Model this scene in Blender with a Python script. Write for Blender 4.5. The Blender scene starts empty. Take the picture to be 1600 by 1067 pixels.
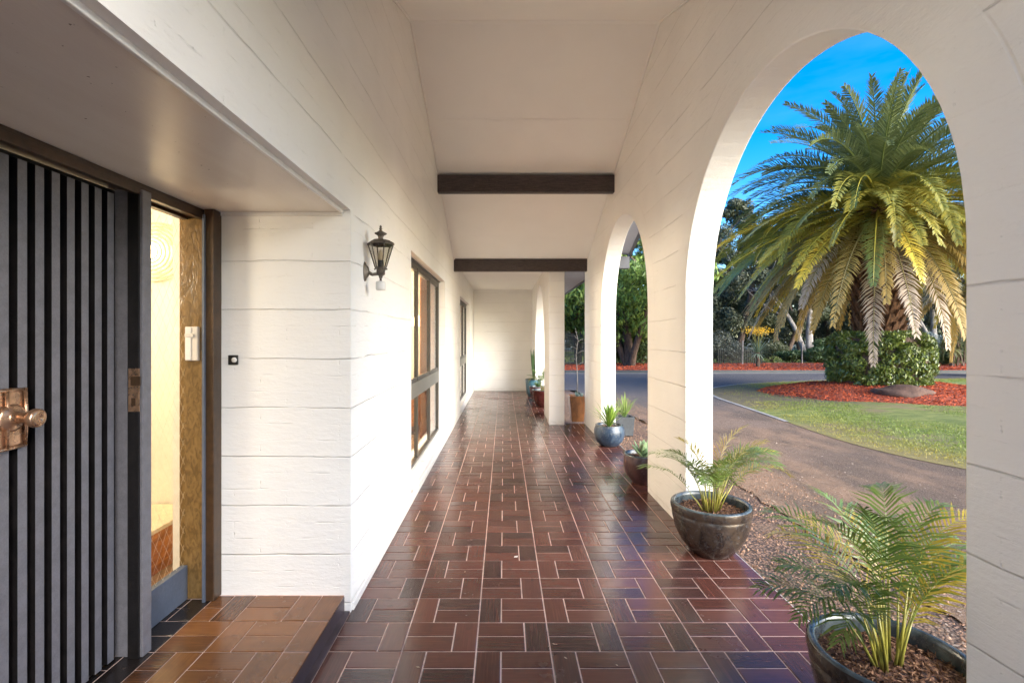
import bpy, math, random
import numpy as np
from mathutils import Vector, Matrix
R = math.radians
scene = bpy.context.scene
COL = scene.collection
# ------------------------------------------------------------------ camera, world, sun, exposure
cd = bpy.data.cameras.new('camera'); cam = bpy.data.objects.new('camera', cd); COL.objects.link(cam)
F = 764.0; VX = 787.0; VY = 526.0; EYE = 1.52
cd.sensor_width = 36; cd.lens = F/1600*36; cd.clip_end = 2000; cd.clip_start = .05
cd.shift_x = (800-VX)/1600; cd.shift_y = -(533.5-VY)/1600
cam.location = (0, 0, EYE); cam.rotation_euler = (R(90), 0, 0)
scene.camera = cam
SUN_EL, SUN_AZ = 24, 132          # azimuth clockwise from +Y
w = bpy.data.worlds.new('World'); scene.world = w; w.use_nodes = True
wn = w.node_tree; wn.nodes.clear()
sky = wn.nodes.new('ShaderNodeTexSky'); sky.sky_type = 'NISHITA'; sky.sun_disc = False
sky.sun_elevation = R(SUN_EL); sky.sun_rotation = R(SUN_AZ)
sky.air_density = 1.0; sky.dust_density = 1.0; sky.ozone_density = 2.0
bg = wn.nodes.new('ShaderNodeBackground'); bg.inputs[1].default_value = .1
wo = wn.nodes.new('ShaderNodeOutputWorld')
hs = wn.nodes.new('ShaderNodeHueSaturation'); hs.inputs['Saturation'].default_value = 1.6; hs.inputs['Value'].default_value = .76; hs.inputs['Hue'].default_value = .512
wn.links.new(sky.outputs[0], hs.inputs['Color']); tc = wn.nodes.new('ShaderNodeTexCoord'); mp = wn.nodes.new('ShaderNodeMapping'); mp.inputs[3].default_value = (1, 1, 4.5)
cn = wn.nodes.new('ShaderNodeTexNoise'); cn.inputs['Scale'].default_value = 2.3; cn.inputs['Detail'].default_value = 6; cn.inputs['Roughness'].default_value = .6
cr = wn.nodes.new('ShaderNodeMapRange'); cr.inputs[1].default_value = .50; cr.inputs[2].default_value = .85; cr.inputs[4].default_value = .06
cm = wn.nodes.new('ShaderNodeMix'); cm.data_type = 'RGBA'; cm.inputs[7].default_value = (2.6, 2.9, 3.3, 1)
wn.links.new(tc.outputs['Generated'], mp.inputs[0]); wn.links.new(mp.outputs[0], cn.inputs['Vector']); wn.links.new(cn.outputs[0], cr.inputs[0]); wn.links.new(cr.outputs[0], cm.inputs[0])
wn.links.new(hs.outputs[0], cm.inputs[6]); wn.links.new(cm.outputs[2], bg.inputs[0]); wn.links.new(bg.outputs[0], wo.inputs[0])
sl = bpy.data.lights.new('sun', 'SUN'); sl.energy = 1.8; sl.angle = R(60); sl.color = (1, .975, .935)
so = bpy.data.objects.new('sun', sl); COL.objects.link(so)
sd = Vector((math.sin(R(SUN_AZ))*math.cos(R(SUN_EL)), math.cos(R(SUN_AZ))*math.cos(R(SUN_EL)), math.sin(R(SUN_EL))))
so.rotation_euler = sd.to_track_quat('Z', 'Y').to_euler(); so.location = sd*30
vs = scene.view_settings; vs.view_transform = 'Standard'; vs.look = 'None'; vs.gamma = 1; vs.use_curve_mapping = False
vs.exposure = 2.72
scene.render.engine = 'CYCLES'
scene.cycles.max_bounces = 12; scene.cycles.diffuse_bounces = 9; scene.cycles.glossy_bounces = 5
scene.cycles.transparent_max_bounces = 24; scene.cycles.sample_clamp_indirect = 6

def atx(px, Y): return (px-VX)*Y/F
def atz(py, Y): return EYE-(py-VY)*Y/F

# ------------------------------------------------------------------ node helpers
class NT:
    def __init__(s, name):
        s.m = bpy.data.materials.new(name); s.m.use_nodes = True
        s.t = s.m.node_tree; s.t.nodes.clear()
        s.out = s.t.nodes.new('ShaderNodeOutputMaterial')
    def n(s, typ, ins=None, **props):
        nd = s.t.nodes.new(typ)
        for k, v in props.items(): setattr(nd, k, v)
        for k, v in (ins or {}).items(): s.set(nd.inputs[k], v)
        return nd
    def set(s, inp, v):
        if isinstance(v, bpy.types.NodeSocket): s.t.links.new(v, inp)
        elif isinstance(v, (tuple, list)) and len(v) == 3 and inp.type == 'RGBA': inp.default_value = (*v, 1)
        else: inp.default_value = v
    def ma(s, op, a, b=0.0, c=0.0):
        nd = s.t.nodes.new('ShaderNodeMath'); nd.operation = op
        s.set(nd.inputs[0], a); s.set(nd.inputs[1], b); s.set(nd.inputs[2], c); return nd.outputs[0]
    def mix(s, f, a, b, blend='MIX'):
        nd = s.t.nodes.new('ShaderNodeMix'); nd.data_type = 'RGBA'; nd.blend_type = blend
        s.set(nd.inputs[0], f); s.set(nd.inputs[6], a); s.set(nd.inputs[7], b); return nd.outputs[2]
    def pos(s): return s.n('ShaderNodeNewGeometry').outputs['Position']
    def obj(s): return s.n('ShaderNodeTexCoord').outputs['Object']
    def sep(s, v): return s.n('ShaderNodeSeparateXYZ', {0: v}).outputs
    def scale(s, v, sc): return s.n('ShaderNodeMapping', {0: v, 3: sc}).outputs[0]
    def noise(s, v, scale=5, detail=4, rough=.55, dist=0.0):
        return s.n('ShaderNodeTexNoise', {'Vector': v, 'Scale': scale, 'Detail': detail, 'Roughness': rough, 'Distortion': dist}).outputs[0]
    def ramp(s, f, a, b): return s.n('ShaderNodeMapRange', {0: f, 1: a, 2: b, 3: 0.0, 4: 1.0}, interpolation_type='SMOOTHSTEP').outputs[0]
    def bump(s, h, dist, strength=1.0, nrm=None):
        d = {'Height': h, 'Distance': dist, 'Strength': strength}
        if nrm: d['Normal'] = nrm
        return s.n('ShaderNodeBump', d).outputs[0]
    def pbsdf(s, col, rough=.6, nrm=None, metal=0.0, spec=.5, **kw):
        ins = {'Base Color': col, 'Roughness': rough, 'Metallic': metal, 'Specular IOR Level': spec}
        if nrm is not None: ins['Normal'] = nrm
        ins.update(kw)
        return s.n('ShaderNodeBsdfPrincipled', ins).outputs[0]
    def done(s, sh):
        s.t.links.new(sh, s.out.inputs[0]); return s.m

def simple(name, col, rough=.6, metal=0.0, var=.25, nscale=30, bump=.001, spec=.5, coat=0.0):
    t = NT(name); p = t.obj(); nz = t.noise(p, nscale, 5); big = t.noise(p, nscale*.12, 3)
    dark = tuple(c*(1-var) for c in col); lite = tuple(min(1, c*(1+var)) for c in col)
    c = t.mix(t.ramp(t.ma('ADD', t.ma('MULTIPLY', nz, .5), t.ma('MULTIPLY', big, .5)), .35, .65), dark, lite)
    r = t.ma('ADD', rough-.06, t.ma('MULTIPLY', nz, .12))
    return t.done(t.pbsdf(c, r, t.bump(nz, bump), metal, spec, **({'Coat Weight': coat, 'Coat Roughness': .1} if coat else {})))

def wall_material(name, arches=False, col=(.87, .85, .81)):
    t = NT(name); p = t.pos(); x, y, z = t.sep(p)
    warp = t.noise(t.scale(p, (1.2, 1.2, .8)), 1.6, 3)
    zz = t.ma('ADD', z, t.ma('MULTIPLY', t.ma('SUBTRACT', warp, .5), .035))
    u = t.ma('ADD', x, y)
    def lines(c, off, pitch, wid):
        fr = t.ma('FRACT', t.ma('DIVIDE', t.ma('SUBTRACT', c, off), pitch))
        d = t.ma('MINIMUM', fr, t.ma('SUBTRACT', 1.0, fr)); d = t.ma('MULTIPLY', d, pitch)
        return t.ma('SUBTRACT', 1.0, t.ramp(d, 0.0, wid))
    st = t.noise(t.scale(p, (1.3, 1.3, 14)), 1.7, 4, .7)      # streaks drawn along the courses
    g1 = t.ma('MULTIPLY', lines(zz, .048, .27, .0065), t.ramp(st, .36, .5))
    st2 = t.noise(t.scale(p, (3, 3, 22)), 1.9, 4, .7)
    g2 = t.ma('MULTIPLY', lines(zz, .048, .09, .006), t.ramp(st2, .5, .66))
    row = t.ma('FLOOR', t.ma('DIVIDE', t.ma('SUBTRACT', zz, .048), .09))
    off = t.ma('MULTIPLY', t.ma('MODULO', row, 2.0), .145)
    g3 = t.ma('MULTIPLY', lines(t.ma('ADD', u, off), .05, .29, .006), t.ramp(st2, .52, .7))
    if arches:
        ds = []
        for cy in (2.653, 5.963):
            a = t.ma('POWER', t.ma('SUBTRACT', y, cy), 2.0); b = t.ma('POWER', t.ma('MAXIMUM', t.ma('SUBTRACT', z, 1.825), 0.0), 2.0)
            ds.append(t.ma('SQRT', t.ma('ADD', a, b)))
        r = t.ma('MINIMUM', ds[0], ds[1])
        above = t.ma('GREATER_THAN', z, 1.80)
        ring = t.ma('MULTIPLY', t.ma('SUBTRACT', 1.0, t.ramp(t.ma('ABSOLUTE', t.ma('SUBTRACT', r, 1.375)), 0.0, .009)), above)
        inside = t.ma('MULTIPLY', t.ma('LESS_THAN', r, 1.375), above)
        keep = t.ma('SUBTRACT', 1.0, t.ma('MULTIPLY', inside, .85))
        g1 = t.ma('MAXIMUM', t.ma('MULTIPLY', g1, keep), t.ma('MULTIPLY', ring, t.ma('MULTIPLY', .55, t.ramp(warp, .35, .6)))); g2 = t.ma('MULTIPLY', g2, keep)
    fine = t.noise(t.scale(p, (1, 1, 1.8)), 55, 4, .6)
    mid = t.noise(t.scale(p, (1, 1, 3.6)), 7, 5, .62)
    tooth = t.noise(t.scale(p, (5, 5, 22)), 2.4, 3, .6)
    scr = t.ma('MULTIPLY', t.ma('SUBTRACT', 1.0, t.ramp(t.ma('ABSOLUTE', t.ma('SUBTRACT', tooth, .5)), 0.0, .012)), t.ramp(mid, .5, .62))
    h = t.ma('MULTIPLY', fine, .16); h = t.ma('ADD', h, t.ma('MULTIPLY', mid, .55))
    h = t.ma('SUBTRACT', h, t.ma('MULTIPLY', g1, .5)); h = t.ma('SUBTRACT', h, t.ma('MULTIPLY', g2, .32)); h = t.ma('SUBTRACT', h, t.ma('MULTIPLY', g3, .42))
    h = t.ma('SUBTRACT', h, t.ma('MULTIPLY', scr, .07))
    dirt = t.ma('ADD', t.ma('MULTIPLY', g1, .17), t.ma('MULTIPLY', t.ma('MAXIMUM', g2, scr), .035))
    blot = t.noise(p, 1.1, 3)
    c = t.mix(t.ramp(blot, .35, .7), tuple(v*.96 for v in col), tuple(min(1, v*1.03) for v in col))
    c = t.mix(dirt, c, (.33, .29, .25))
    foot = t.ma('MULTIPLY', t.ma('SUBTRACT', 1.0, t.ramp(z, .0, .13)), t.ramp(mid, .42, .6))
    c = t.mix(t.ma('MULTIPLY', foot, .3), c, (.42, .36, .30))
    return t.done(t.pbsdf(c, .5, t.bump(h, .0075), spec=.4))

M = {}
M['wall'] = wall_material('painted block wall')
M['arcade'] = wall_material('painted block arcade', True)
t = NT('ceiling board'); p = t.pos(); nz = t.noise(p, 2.2, 3); fn = t.noise(p, 90, 3)
yy = t.sep(p)[1]; jf = t.ma('ABSOLUTE', t.ma('SUBTRACT', t.ma('FRACT', t.ma('DIVIDE', t.ma('SUBTRACT', yy, 4.9), 1.1)), .5)); jl = t.ma('SUBTRACT', 1.0, t.ramp(jf, .0, .004)); fn = t.ma('SUBTRACT', fn, t.ma('MULTIPLY', jl, 2.0))
M['ceiling'] = t.done(t.pbsdf(t.mix(t.ramp(nz, .3, .7), (.85, .83, .79), (.87, .85, .81)), .45, t.bump(fn, .0012)))
t = NT('soffit board'); p = t.pos(); nz = t.noise(t.scale(p, (3, .6, 1)), 3, 3); sp = t.noise(p, 60, 2)
c = t.mix(t.ramp(nz, .3, .7), (.80, .73, .65), (.84, .78, .70)); c = t.mix(t.ramp(sp, .74, .78), c, (.2, .15, .12))
M['soffit'] = t.done(t.pbsdf(c, .26, t.bump(t.noise(t.scale(p, (8, 1, 1)), 30, 3), .0006)))
M['trim'] = simple('white gloss trim', (.78, .76, .72), .3, var=.04, nscale=40)
t = NT('stained beam'); p = t.pos(); gr = t.noise(t.scale(p, (1.5, 12, 16)), 6, 6, .7); sp = t.noise(p, 120, 2)
c = t.mix(t.ramp(gr, .3, .7), (.018, .013, .013), (.075, .052, .048)); c = t.mix(t.ramp(sp, .55, .75), c, (.12, .09, .085))
M['beam'] = t.done(t.pbsdf(c, .6, t.bump(t.ma('ADD', gr, sp), .003)))
# floor tiles
def tile_mat(name, a, b, cc, rough=.2):
    t = NT(name); p = t.pos()
    at = t.n('ShaderNodeAttribute', attribute_name='Col').outputs[0]; rx, ry, rz = t.n('ShaderNodeSeparateColor', {0: at}).outputs
    c = t.mix(rx, a, b); c = t.mix(t.ma('MULTIPLY', t.ramp(ry, .72, .9), .8), c, cc)
    sv = t.n('ShaderNodeSeparateXYZ', {0: p}).outputs
    vert = t.ma('GREATER_THAN', rz, .5)
    vx = t.n('ShaderNodeCombineXYZ', {0: t.ma('MULTIPLY', sv[0], t.ma('ADD', 2.0, t.ma('MULTIPLY', vert, 58.0))), 1: t.ma('MULTIPLY', sv[1], t.ma('SUBTRACT', 60.0, t.ma('MULTIPLY', vert, 58.0))), 2: t.ma('MULTIPLY', rx, 9.0)}).outputs[0]
    streak = t.noise(vx, 2.2, 3, .6); cloud = t.noise(p, 14, 4)
    c = t.mix(t.ma('MULTIPLY', t.ramp(streak, .45, .75), .35), c, tuple(v*1.7 for v in b))
    c = t.mix(t.ma('MULTIPLY', t.ramp(cloud, .5, .75), .35), c, cc)
    scuff = t.noise(p, 1.3, 4); pit = t.noise(p, 260, 2)
    r = t.ma('ADD', rough, t.ma('ADD', t.ma('MULTIPLY', t.ramp(scuff, .45, .75), .14), t.ma('MULTIPLY', t.ramp(cloud, .5, .8), .1)))
    h = t.ma('ADD', t.ma('MULTIPLY', streak, .5), t.ma('ADD', t.ma('MULTIPLY', cloud, .9), t.ma('MULTIPLY', pit, .06)))
    return t.done(t.pbsdf(c, r, t.bump(h, .0011), spec=.6))
M['tile'] = tile_mat('maroon glazed quarry tile', (.066, .024, .018), (.112, .042, .031), (.034, .019, .018), .17)
M['step_tile'] = tile_mat('brown glazed quarry tile', (.13, .052, .019), (.20, .082, .027), (.06, .026, .013), .17)  # brown tile, its orange deepened for the amber light on the step
M['black_tile'] = tile_mat('black threshold tile', (.012, .01, .01), (.02, .015, .013), (.03, .02, .015), .2)
M['grout'] = simple('pinkish grout', (.58, .43, .37), .9, var=.25, nscale=25)
M['slate'] = simple('dark step riser', (.055, .04, .045), .4, var=.35, nscale=18)
M['concrete'] = simple('slab edge', (.36, .33, .30), .85, var=.2)
M['kerb'] = simple('concrete kerb', (.27, .25, .225), .9, var=.2)
M['frame_black'] = simple('dark door paint', (.009, .0075, .0075), .42, var=.5, nscale=160, bump=.0008)
M['batten'] = simple('blue grey batten paint', (.155, .15, .165), .5, var=.15, nscale=200, bump=.0006)
M['frame_brown'] = simple('brown timber frame', (.05, .026, .012), .35, var=.3, nscale=30)
M['rail'] = simple('blue grey rail', (.10, .12, .16), .4, var=.1, nscale=60)
M['alu'] = simple('bronze window frame', (.075, .07, .062), .38, metal=.3, var=.1, nscale=40)
M['alu_mid'] = simple('grey window transom', (.17, .165, .145), .45, var=.08, nscale=40)
t = NT('amber lamplit hammered render'); p = t.pos(); hz = t.noise(t.scale(p, (1, 1, .5)), 42, 3, .5, 1.2)
M['amber'] = t.done(t.pbsdf(t.mix(t.ramp(hz, .3, .7), (.11, .062, .018), (.21, .125, .042)), .28, t.bump(hz, .003)))  # amber lamp light on this rendered wall is put into its base colour
M['brass'] = simple('aged bronze hardware', (.48, .30, .19), .28, metal=.85, var=.35, nscale=40)
M['lantern'] = simple('weathered lantern metal', (.12, .10, .08), .5, metal=.45, var=.6, nscale=60, bump=.002)
M['white_plastic'] = simple('white plastic', (.68, .66, .62), .35, var=.04)
M['ivory'] = simple('ivory switch plastic', (.62, .57, .50), .35, var=.05)
M['black'] = simple('black plastic', (.012, .012, .012), .4, var=.2)
def glass(name, tint=(1, 1, 1), refl=1.0, rough=.02):
    t = NT(name); fc = t.n('ShaderNodeLayerWeight', {0: .5}).outputs['Facing']; fr = t.ma('ADD', .04, t.ma('MULTIPLY', .96, t.ma('POWER', fc, 5.0)))
    f = t.ma('MULTIPLY', fr, refl)
    g = t.n('ShaderNodeBsdfGlossy', {'Roughness': rough}).outputs[0]; tr = t.n('ShaderNodeBsdfTransparent', {0: tint}).outputs[0]
    mx = t.n('ShaderNodeMixShader', {0: f, 1: tr, 2: g}).outputs[0]
    return t.done(mx)
M['glass'] = glass('window glass', (.96, .96, .94), .9)
M['glass_lamp'] = glass('smoky lantern glass', (.72, .69, .64), 1.5, .08)
M['int_wall'] = simple('cream interior plaster', (.80, .75, .65), .7, var=.05)
t = NT('orange pine'); p = t.obj(); gr = t.noise(t.scale(p, (8, 1.2, 8)), 3, 5, .6, .6)
M['pine'] = t.done(t.pbsdf(t.mix(t.ramp(gr, .3, .7), (.30, .10, .02), (.58, .24, .06)), .35, t.bump(gr, .001)))
M['carpet'] = simple('tan interior carpet', (.34, .22, .13), .9, var=.2)
M['curtain'] = simple('rust curtain', (.33, .13, .035), .85, var=.2)
M['sheer'] = simple('cream curtain', (.72, .62, .44), .85, var=.08)
def emis(name, col, s):
    t = NT(name); return t.done(t.n('ShaderNodeEmission', {0: col, 1: s}).outputs[0])
M['lampglow'] = emis('lit lamp shade', (1, .72, .38), 5)
# outdoor materials
t = NT('worn asphalt'); p = t.pos(); a1 = t.noise(p, .35, 4); a2 = t.noise(t.scale(p, (1, .45, 1)), 1.3, 6, .65); st = t.noise(p, 95, 3, .7); cr = t.noise(p, 22, 4)
vx = t.sep(p)[1]
far = t.ramp(t.ma('ADD', vx, t.ma('MULTIPLY', a1, 6.0)), 11.0, 18.0)
base = t.mix(t.ramp(a2, .40, .62), (.115, .080, .056), (.235, .148, .092))
base = t.mix(far, base, (.088, .084, .088))
base = t.mix(t.ramp(a1, .52, .68), base, t.mix(far, (.20, .135, .095), (.10, .088, .082)))
base = t.mix(t.ma('MULTIPLY', t.ramp(st, .52, .72), .65), base, (.40, .32, .26)); base = t.mix(t.ma('MULTIPLY', t.ramp(st, .45, .25), .6), base, (.03, .025, .022))
M['asphalt'] = t.done(t.pbsdf(base, .9, t.bump(t.ma('ADD', st, t.ma('MULTIPLY', cr, 1.2)), .016), spec=.2))
t = NT('earth'); p = t.pos(); a1 = t.noise(p, .5, 5); st = t.noise(p, 60, 4, .7)
c = t.mix(t.ramp(a1, .4, .6), (.075, .052, .034), (.07, .085, .03)); c = t.mix(t.ma('MULTIPLY', t.ramp(st, .5, .8), .4), c, (.2, .15, .1))
M['earth'] = t.done(t.pbsdf(c, .95, t.bump(st, .02)))
t = NT('gravel bed'); p = t.pos(); vo = t.n('ShaderNodeTexVoronoi', {'Vector': p, 'Scale': 48}); cc = t.n('ShaderNodeSeparateColor', {0: vo.outputs['Color']}).outputs
a1 = t.noise(p, 1.5, 4)
c = t.mix(cc[0], (.13, .070, .042), (.34, .20, .13)); c = t.mix(t.ramp(vo.outputs['Distance'], .25, .6), c, (.05, .03, .02)); c = t.mix(t.ma('MULTIPLY', t.ramp(a1, .5, .65), .55), c, (.15, .095, .055))
M['gravel'] = t.done(t.pbsdf(c, .85, t.bump(t.ma('SUBTRACT', 1.0, vo.outputs['Distance']), .012)))
t = NT('lawn soil'); p = t.pos(); a1 = t.noise(p, .55, 5, .6); a2 = t.noise(t.scale(p, (1, 2.2, 1)), 2.6, 5, .65); st = t.noise(p, 70, 3, .7)
c = t.mix(t.ramp(a2, .4, .62), (.12, .155, .028), (.22, .235, .055)); c = t.mix(t.ramp(a1, .54, .68), c, (.21, .155, .075)); c = t.mix(t.ma('MULTIPLY', t.ramp(st, .5, .8), .35), c, (.28, .26, .1))
px_, py_, _z = t.sep(p)
edge = t.ramp(t.ma('ADD', t.ma('ADD', px_, t.ma('MULTIPLY', py_, .30)), t.ma('MULTIPLY', a2, 1.4)), 9.3, 7.8)
c = t.mix(t.ma('MULTIPLY', edge, .75), c, (.27, .19, .07))
bare = t.ma('MULTIPLY', t.ramp(t.ma('ADD', py_, t.ma('MULTIPLY', a2, 2.0)), 11.2, 12.4), t.ramp(px_, 9.5, 7.5))
c = t.mix(t.ma('MULTIPLY', bare, .85), c, (.13, .095, .06))
M['lawn'] = t.done(t.pbsdf(c, .95, t.bump(st, .03)))
t = NT('red bark mulch'); p = t.pos(); vo = t.n('ShaderNodeTexVoronoi', {'Vector': t.scale(p, (1, 1.8, 1)), 'Scale': 26}); cc = t.n('ShaderNodeSeparateColor', {0: vo.outputs['Color']}).outputs
c = t.mix(cc[0], (.22, .032, .012), (.52, .105, .035)); c = t.mix(t.ramp(vo.outputs['Distance'], .4, .7), c, (.06, .01, .006))
M['mulch'] = t.done(t.pbsdf(c, .9, t.bump(t.ma('SUBTRACT', 1.0, vo.outputs['Distance']), .02)))
t = NT('granite boulder'); p = t.obj(); a1 = t.noise(p, 2.5, 6); st = t.noise(p, 40, 4)
c = t.mix(t.ramp(a1, .35, .65), (.06, .030, .020), (.115, .062, .042)); c = t.mix(t.ramp(st, .66, .8), c, (.2, .15, .12))
M['boulder'] = t.done(t.pbsdf(c, .85, t.bump(t.ma('ADD', a1, t.ma('MULTIPLY', st, .3)), .05)))
def leafmat(name, rough=.5, trans=.25, spec=.4):
    t = NT(name); at = t.n('ShaderNodeAttribute', attribute_name='Col').outputs[0]
    b = t.pbsdf(at, rough, spec=spec); tr = t.n('ShaderNodeBsdfTranslucent', {0: at}).outputs[0]
    return t.done(t.n('ShaderNodeMixShader', {0: trans, 1: b, 2: tr}).outputs[0])
M['leaf'] = leafmat('foliage'); M['leaf_gloss'] = leafmat('glossy foliage', .32, .18, .6); M['chips'] = leafmat('wood chips', .9, 0, .2)
def barkmat(name, a, b, sc=6):
    t = NT(name); p = t.obj(); g = t.noise(t.scale(p, (3, 3, .8)), sc, 6, .7)
    return t.done(t.pbsdf(t.mix(t.ramp(g, .35, .65), a, b), .9, t.bump(g, .03)))
M['bark'] = barkmat('brown bark', (.045, .028, .02), (.13, .085, .06)); M['gum'] = barkmat('pale gum bark', (.13, .115, .10), (.34, .31, .28), 3)
M['palmbark'] = barkmat('palm boots', (.05, .022, .010), (.20, .095, .045), 5)
M['stem'] = simple('cane stems', (.25, .23, .04), .4, var=.4, nscale=20)
def glaze(name, a, b, c2, rough=.14, metal=.0):
    t = NT(name); p = t.obj(); a1 = t.noise(t.scale(p, (1, 1, .45)), 9, 5, .65, .8); a2 = t.noise(p, 45, 4, .7); z = t.sep(p)[2]
    c = t.mix(t.ramp(a1, .38, .62), a, b); c = t.mix(t.ma('MULTIPLY', t.ramp(a2, .52, .72), .7), c, c2)
    return t.done(t.pbsdf(c, t.ma('ADD', rough, t.ma('MULTIPLY', a2, .22)), t.bump(t.ma('ADD', a1, t.ma('MULTIPLY', a2, .3)), .004), metal, .6))
M['pot_brown'] = glaze('bronze brown glaze', (.020, .015, .013), (.060, .042, .030), (.085, .085, .09), .12, .2)
M['pot_rim'] = glaze('blue green rim glaze', (.028, .036, .040), (.075, .095, .10), (.04, .032, .026))
M['pot_blue'] = glaze('mottled blue glaze', (.010, .024, .048), (.035, .060, .095), (.17, .17, .16), .2)
M['pot_red'] = glaze('oxblood glaze', (.055, .012, .010), (.10, .022, .018), (.05, .02, .02))
M['pot_plum'] = glaze('plum brown glaze', (.045, .018, .02), (.085, .035, .033), (.12, .09, .10), .2)
M['pot_teal'] = glaze('teal glaze', (.02, .07, .10), (.05, .13, .17), (.02, .03, .05), .2)
M['rust'] = glaze('rust glaze', (.14, .055, .02), (.28, .115, .04), (.10, .07, .05), .3)
M['charcoal'] = simple('charcoal planter', (.045, .05, .055), .6, var=.2)
t = NT('potting bark'); p = t.obj(); vo = t.n('ShaderNodeTexVoronoi', {'Vector': p, 'Scale': 60}); cc = t.n('ShaderNodeSeparateColor', {0: vo.outputs['Color']}).outputs
M['soil'] = t.done(t.pbsdf(t.mix(cc[0], (.02, .010, .007), (.17, .075, .038)), .9, t.bump(vo.outputs['Distance'], .012)))
M['lattice'] = simple('dark green lattice timber', (.03, .032, .024), .8, var=.2)
M['fascia'] = simple('charcoal fascia', (.05, .05, .055), .5, var=.15)
M['eave'] = simple('grey eave lining', (.24, .235, .26), .6, var=.05)
M['roof'] = simple('roof tile', (.14, .10, .08), .8, var=.3, nscale=5)

# ------------------------------------------------------------------ mesh helpers
def mesh_obj(name, V, Fc, mat, parent=None, smooth=False, col=None, bevel=0, mats=None, fm=None):
    me = bpy.data.meshes.new(name)
    if isinstance(V, np.ndarray): V = V.tolist()
    if isinstance(Fc, np.ndarray): Fc = Fc.tolist()
    me.from_pydata(V, [], Fc)
    if mats:
        for m in mats: me.materials.append(M[m])
        me.polygons.foreach_set('material_index', fm)
    else: me.materials.append(M[mat])
    if smooth: me.polygons.foreach_set('use_smooth', [True]*len(me.polygons))
    if col is not None:
        a = me.color_attributes.new('Col', 'FLOAT_COLOR', 'POINT')
        c = np.ones((len(V), 4), dtype=np.float32); c[:, :3] = np.asarray(col, dtype=np.float32)
        a.data.foreach_set('color', c.ravel())
    me.update()
    o = bpy.data.objects.new(name, me); COL.objects.link(o)
    if parent: o.parent = parent
    if bevel:
        b = o.modifiers.new('bevel', 'BEVEL'); b.width = bevel; b.segments = 2; b.limit_method = 'ANGLE'; b.angle_limit = R(40)
    return o
class MB:
    def __init__(s): s.v = []; s.f = []; s.c = []
    def add(s, vs, fs, col=None):
        n = len(s.v); s.v += [tuple(q) for q in vs]; s.f += [tuple(i+n for i in f) for f in fs]
        if col is not None: s.c += [col]*len(vs)
    def box(s, x0, x1, y0, y1, z0, z1, col=None):
        s.add([(x0, y0, z0), (x1, y0, z0), (x1, y1, z0), (x0, y1, z0), (x0, y0, z1), (x1, y0, z1), (x1, y1, z1), (x0, y1, z1)],
              [(0, 3, 2, 1), (4, 5, 6, 7), (0, 1, 5, 4), (1, 2, 6, 5), (2, 3, 7, 6), (3, 0, 4, 7)], col)
    def tube(s, pts, rad, n=8, col=None, cap=True):
        P = [Vector(p) for p in pts]; rr = rad if isinstance(rad, (list, tuple)) else [rad]*len(P); vs = []; fs = []
        up = Vector((.13, .27, 1)).normalized()
        for i, q in enumerate(P):
            T = (P[min(i+1, len(P)-1)]-P[max(i-1, 0)]).normalized()
            A = T.cross(up)
            if A.length < .15: A = T.cross(Vector((1, 0, 0)))
            A.normalize(); B = T.cross(A)
            for k in range(n):
                a = 2*math.pi*k/n; vs.append(q+(A*math.cos(a)+B*math.sin(a))*rr[i])
        for i in range(len(P)-1):
            for k in range(n): fs.append((i*n+k, i*n+(k+1) % n, (i+1)*n+(k+1) % n, (i+1)*n+k))
        if cap: fs.append(tuple(range(n-1, -1, -1))); fs.append(tuple((len(P)-1)*n+k for k in range(n)))
        s.add(vs, fs, col)
    def lathe(s, prof, n=40, cx=0, cy=0, wob=0, seed=0, closed=False):
        rnd = random.Random(seed); ph = rnd.random()*6; vs = []; fs = []
        for r, z in prof:
            for k in range(n):
                a = 2*math.pi*k/n; q = r*(1+wob*math.sin(2*a+ph+z*3)); vs.append((cx+q*math.cos(a), cy+q*math.sin(a), z))
        for i in range(len(prof)-1):
            for k in range(n): fs.append((i*n+k, i*n+(k+1) % n, (i+1)*n+(k+1) % n, (i+1)*n+k))
        s.add(vs, fs)
    def build(s, name, mat, parent=None, smooth=False, bevel=0):
        return mesh_obj(name, s.v, s.f, mat, parent, smooth, s.c if s.c else None, bevel)
def tag(o, label=None, cat=None, group=None, kind=None):
    if label: o['label'] = label
    if cat: o['category'] = cat
    if group: o['group'] = group
    if kind: o['kind'] = kind
    return o
def empty(name, loc, label, cat, group=None):
    o = bpy.data.objects.new(name, None); COL.objects.link(o); o.location = loc; o.empty_display_size = .1
    return tag(o, label, cat, group)
def struct(o, label=None): o['kind'] = 'structure'; 
def kids(o): return [c for c in COL.objects if c.parent is o]
def dup(root, loc, rz, sc, label, group=None):
    r = root.copy(); COL.objects.link(r); r.location = loc; r.rotation_euler = (0, 0, rz)
    r.scale = sc if isinstance(sc, tuple) else (sc, sc, sc); r['label'] = label
    if group: r['group'] = group
    for ch in kids(root):
        c = ch.copy(); COL.objects.link(c); c.parent = r
    return r

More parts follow.
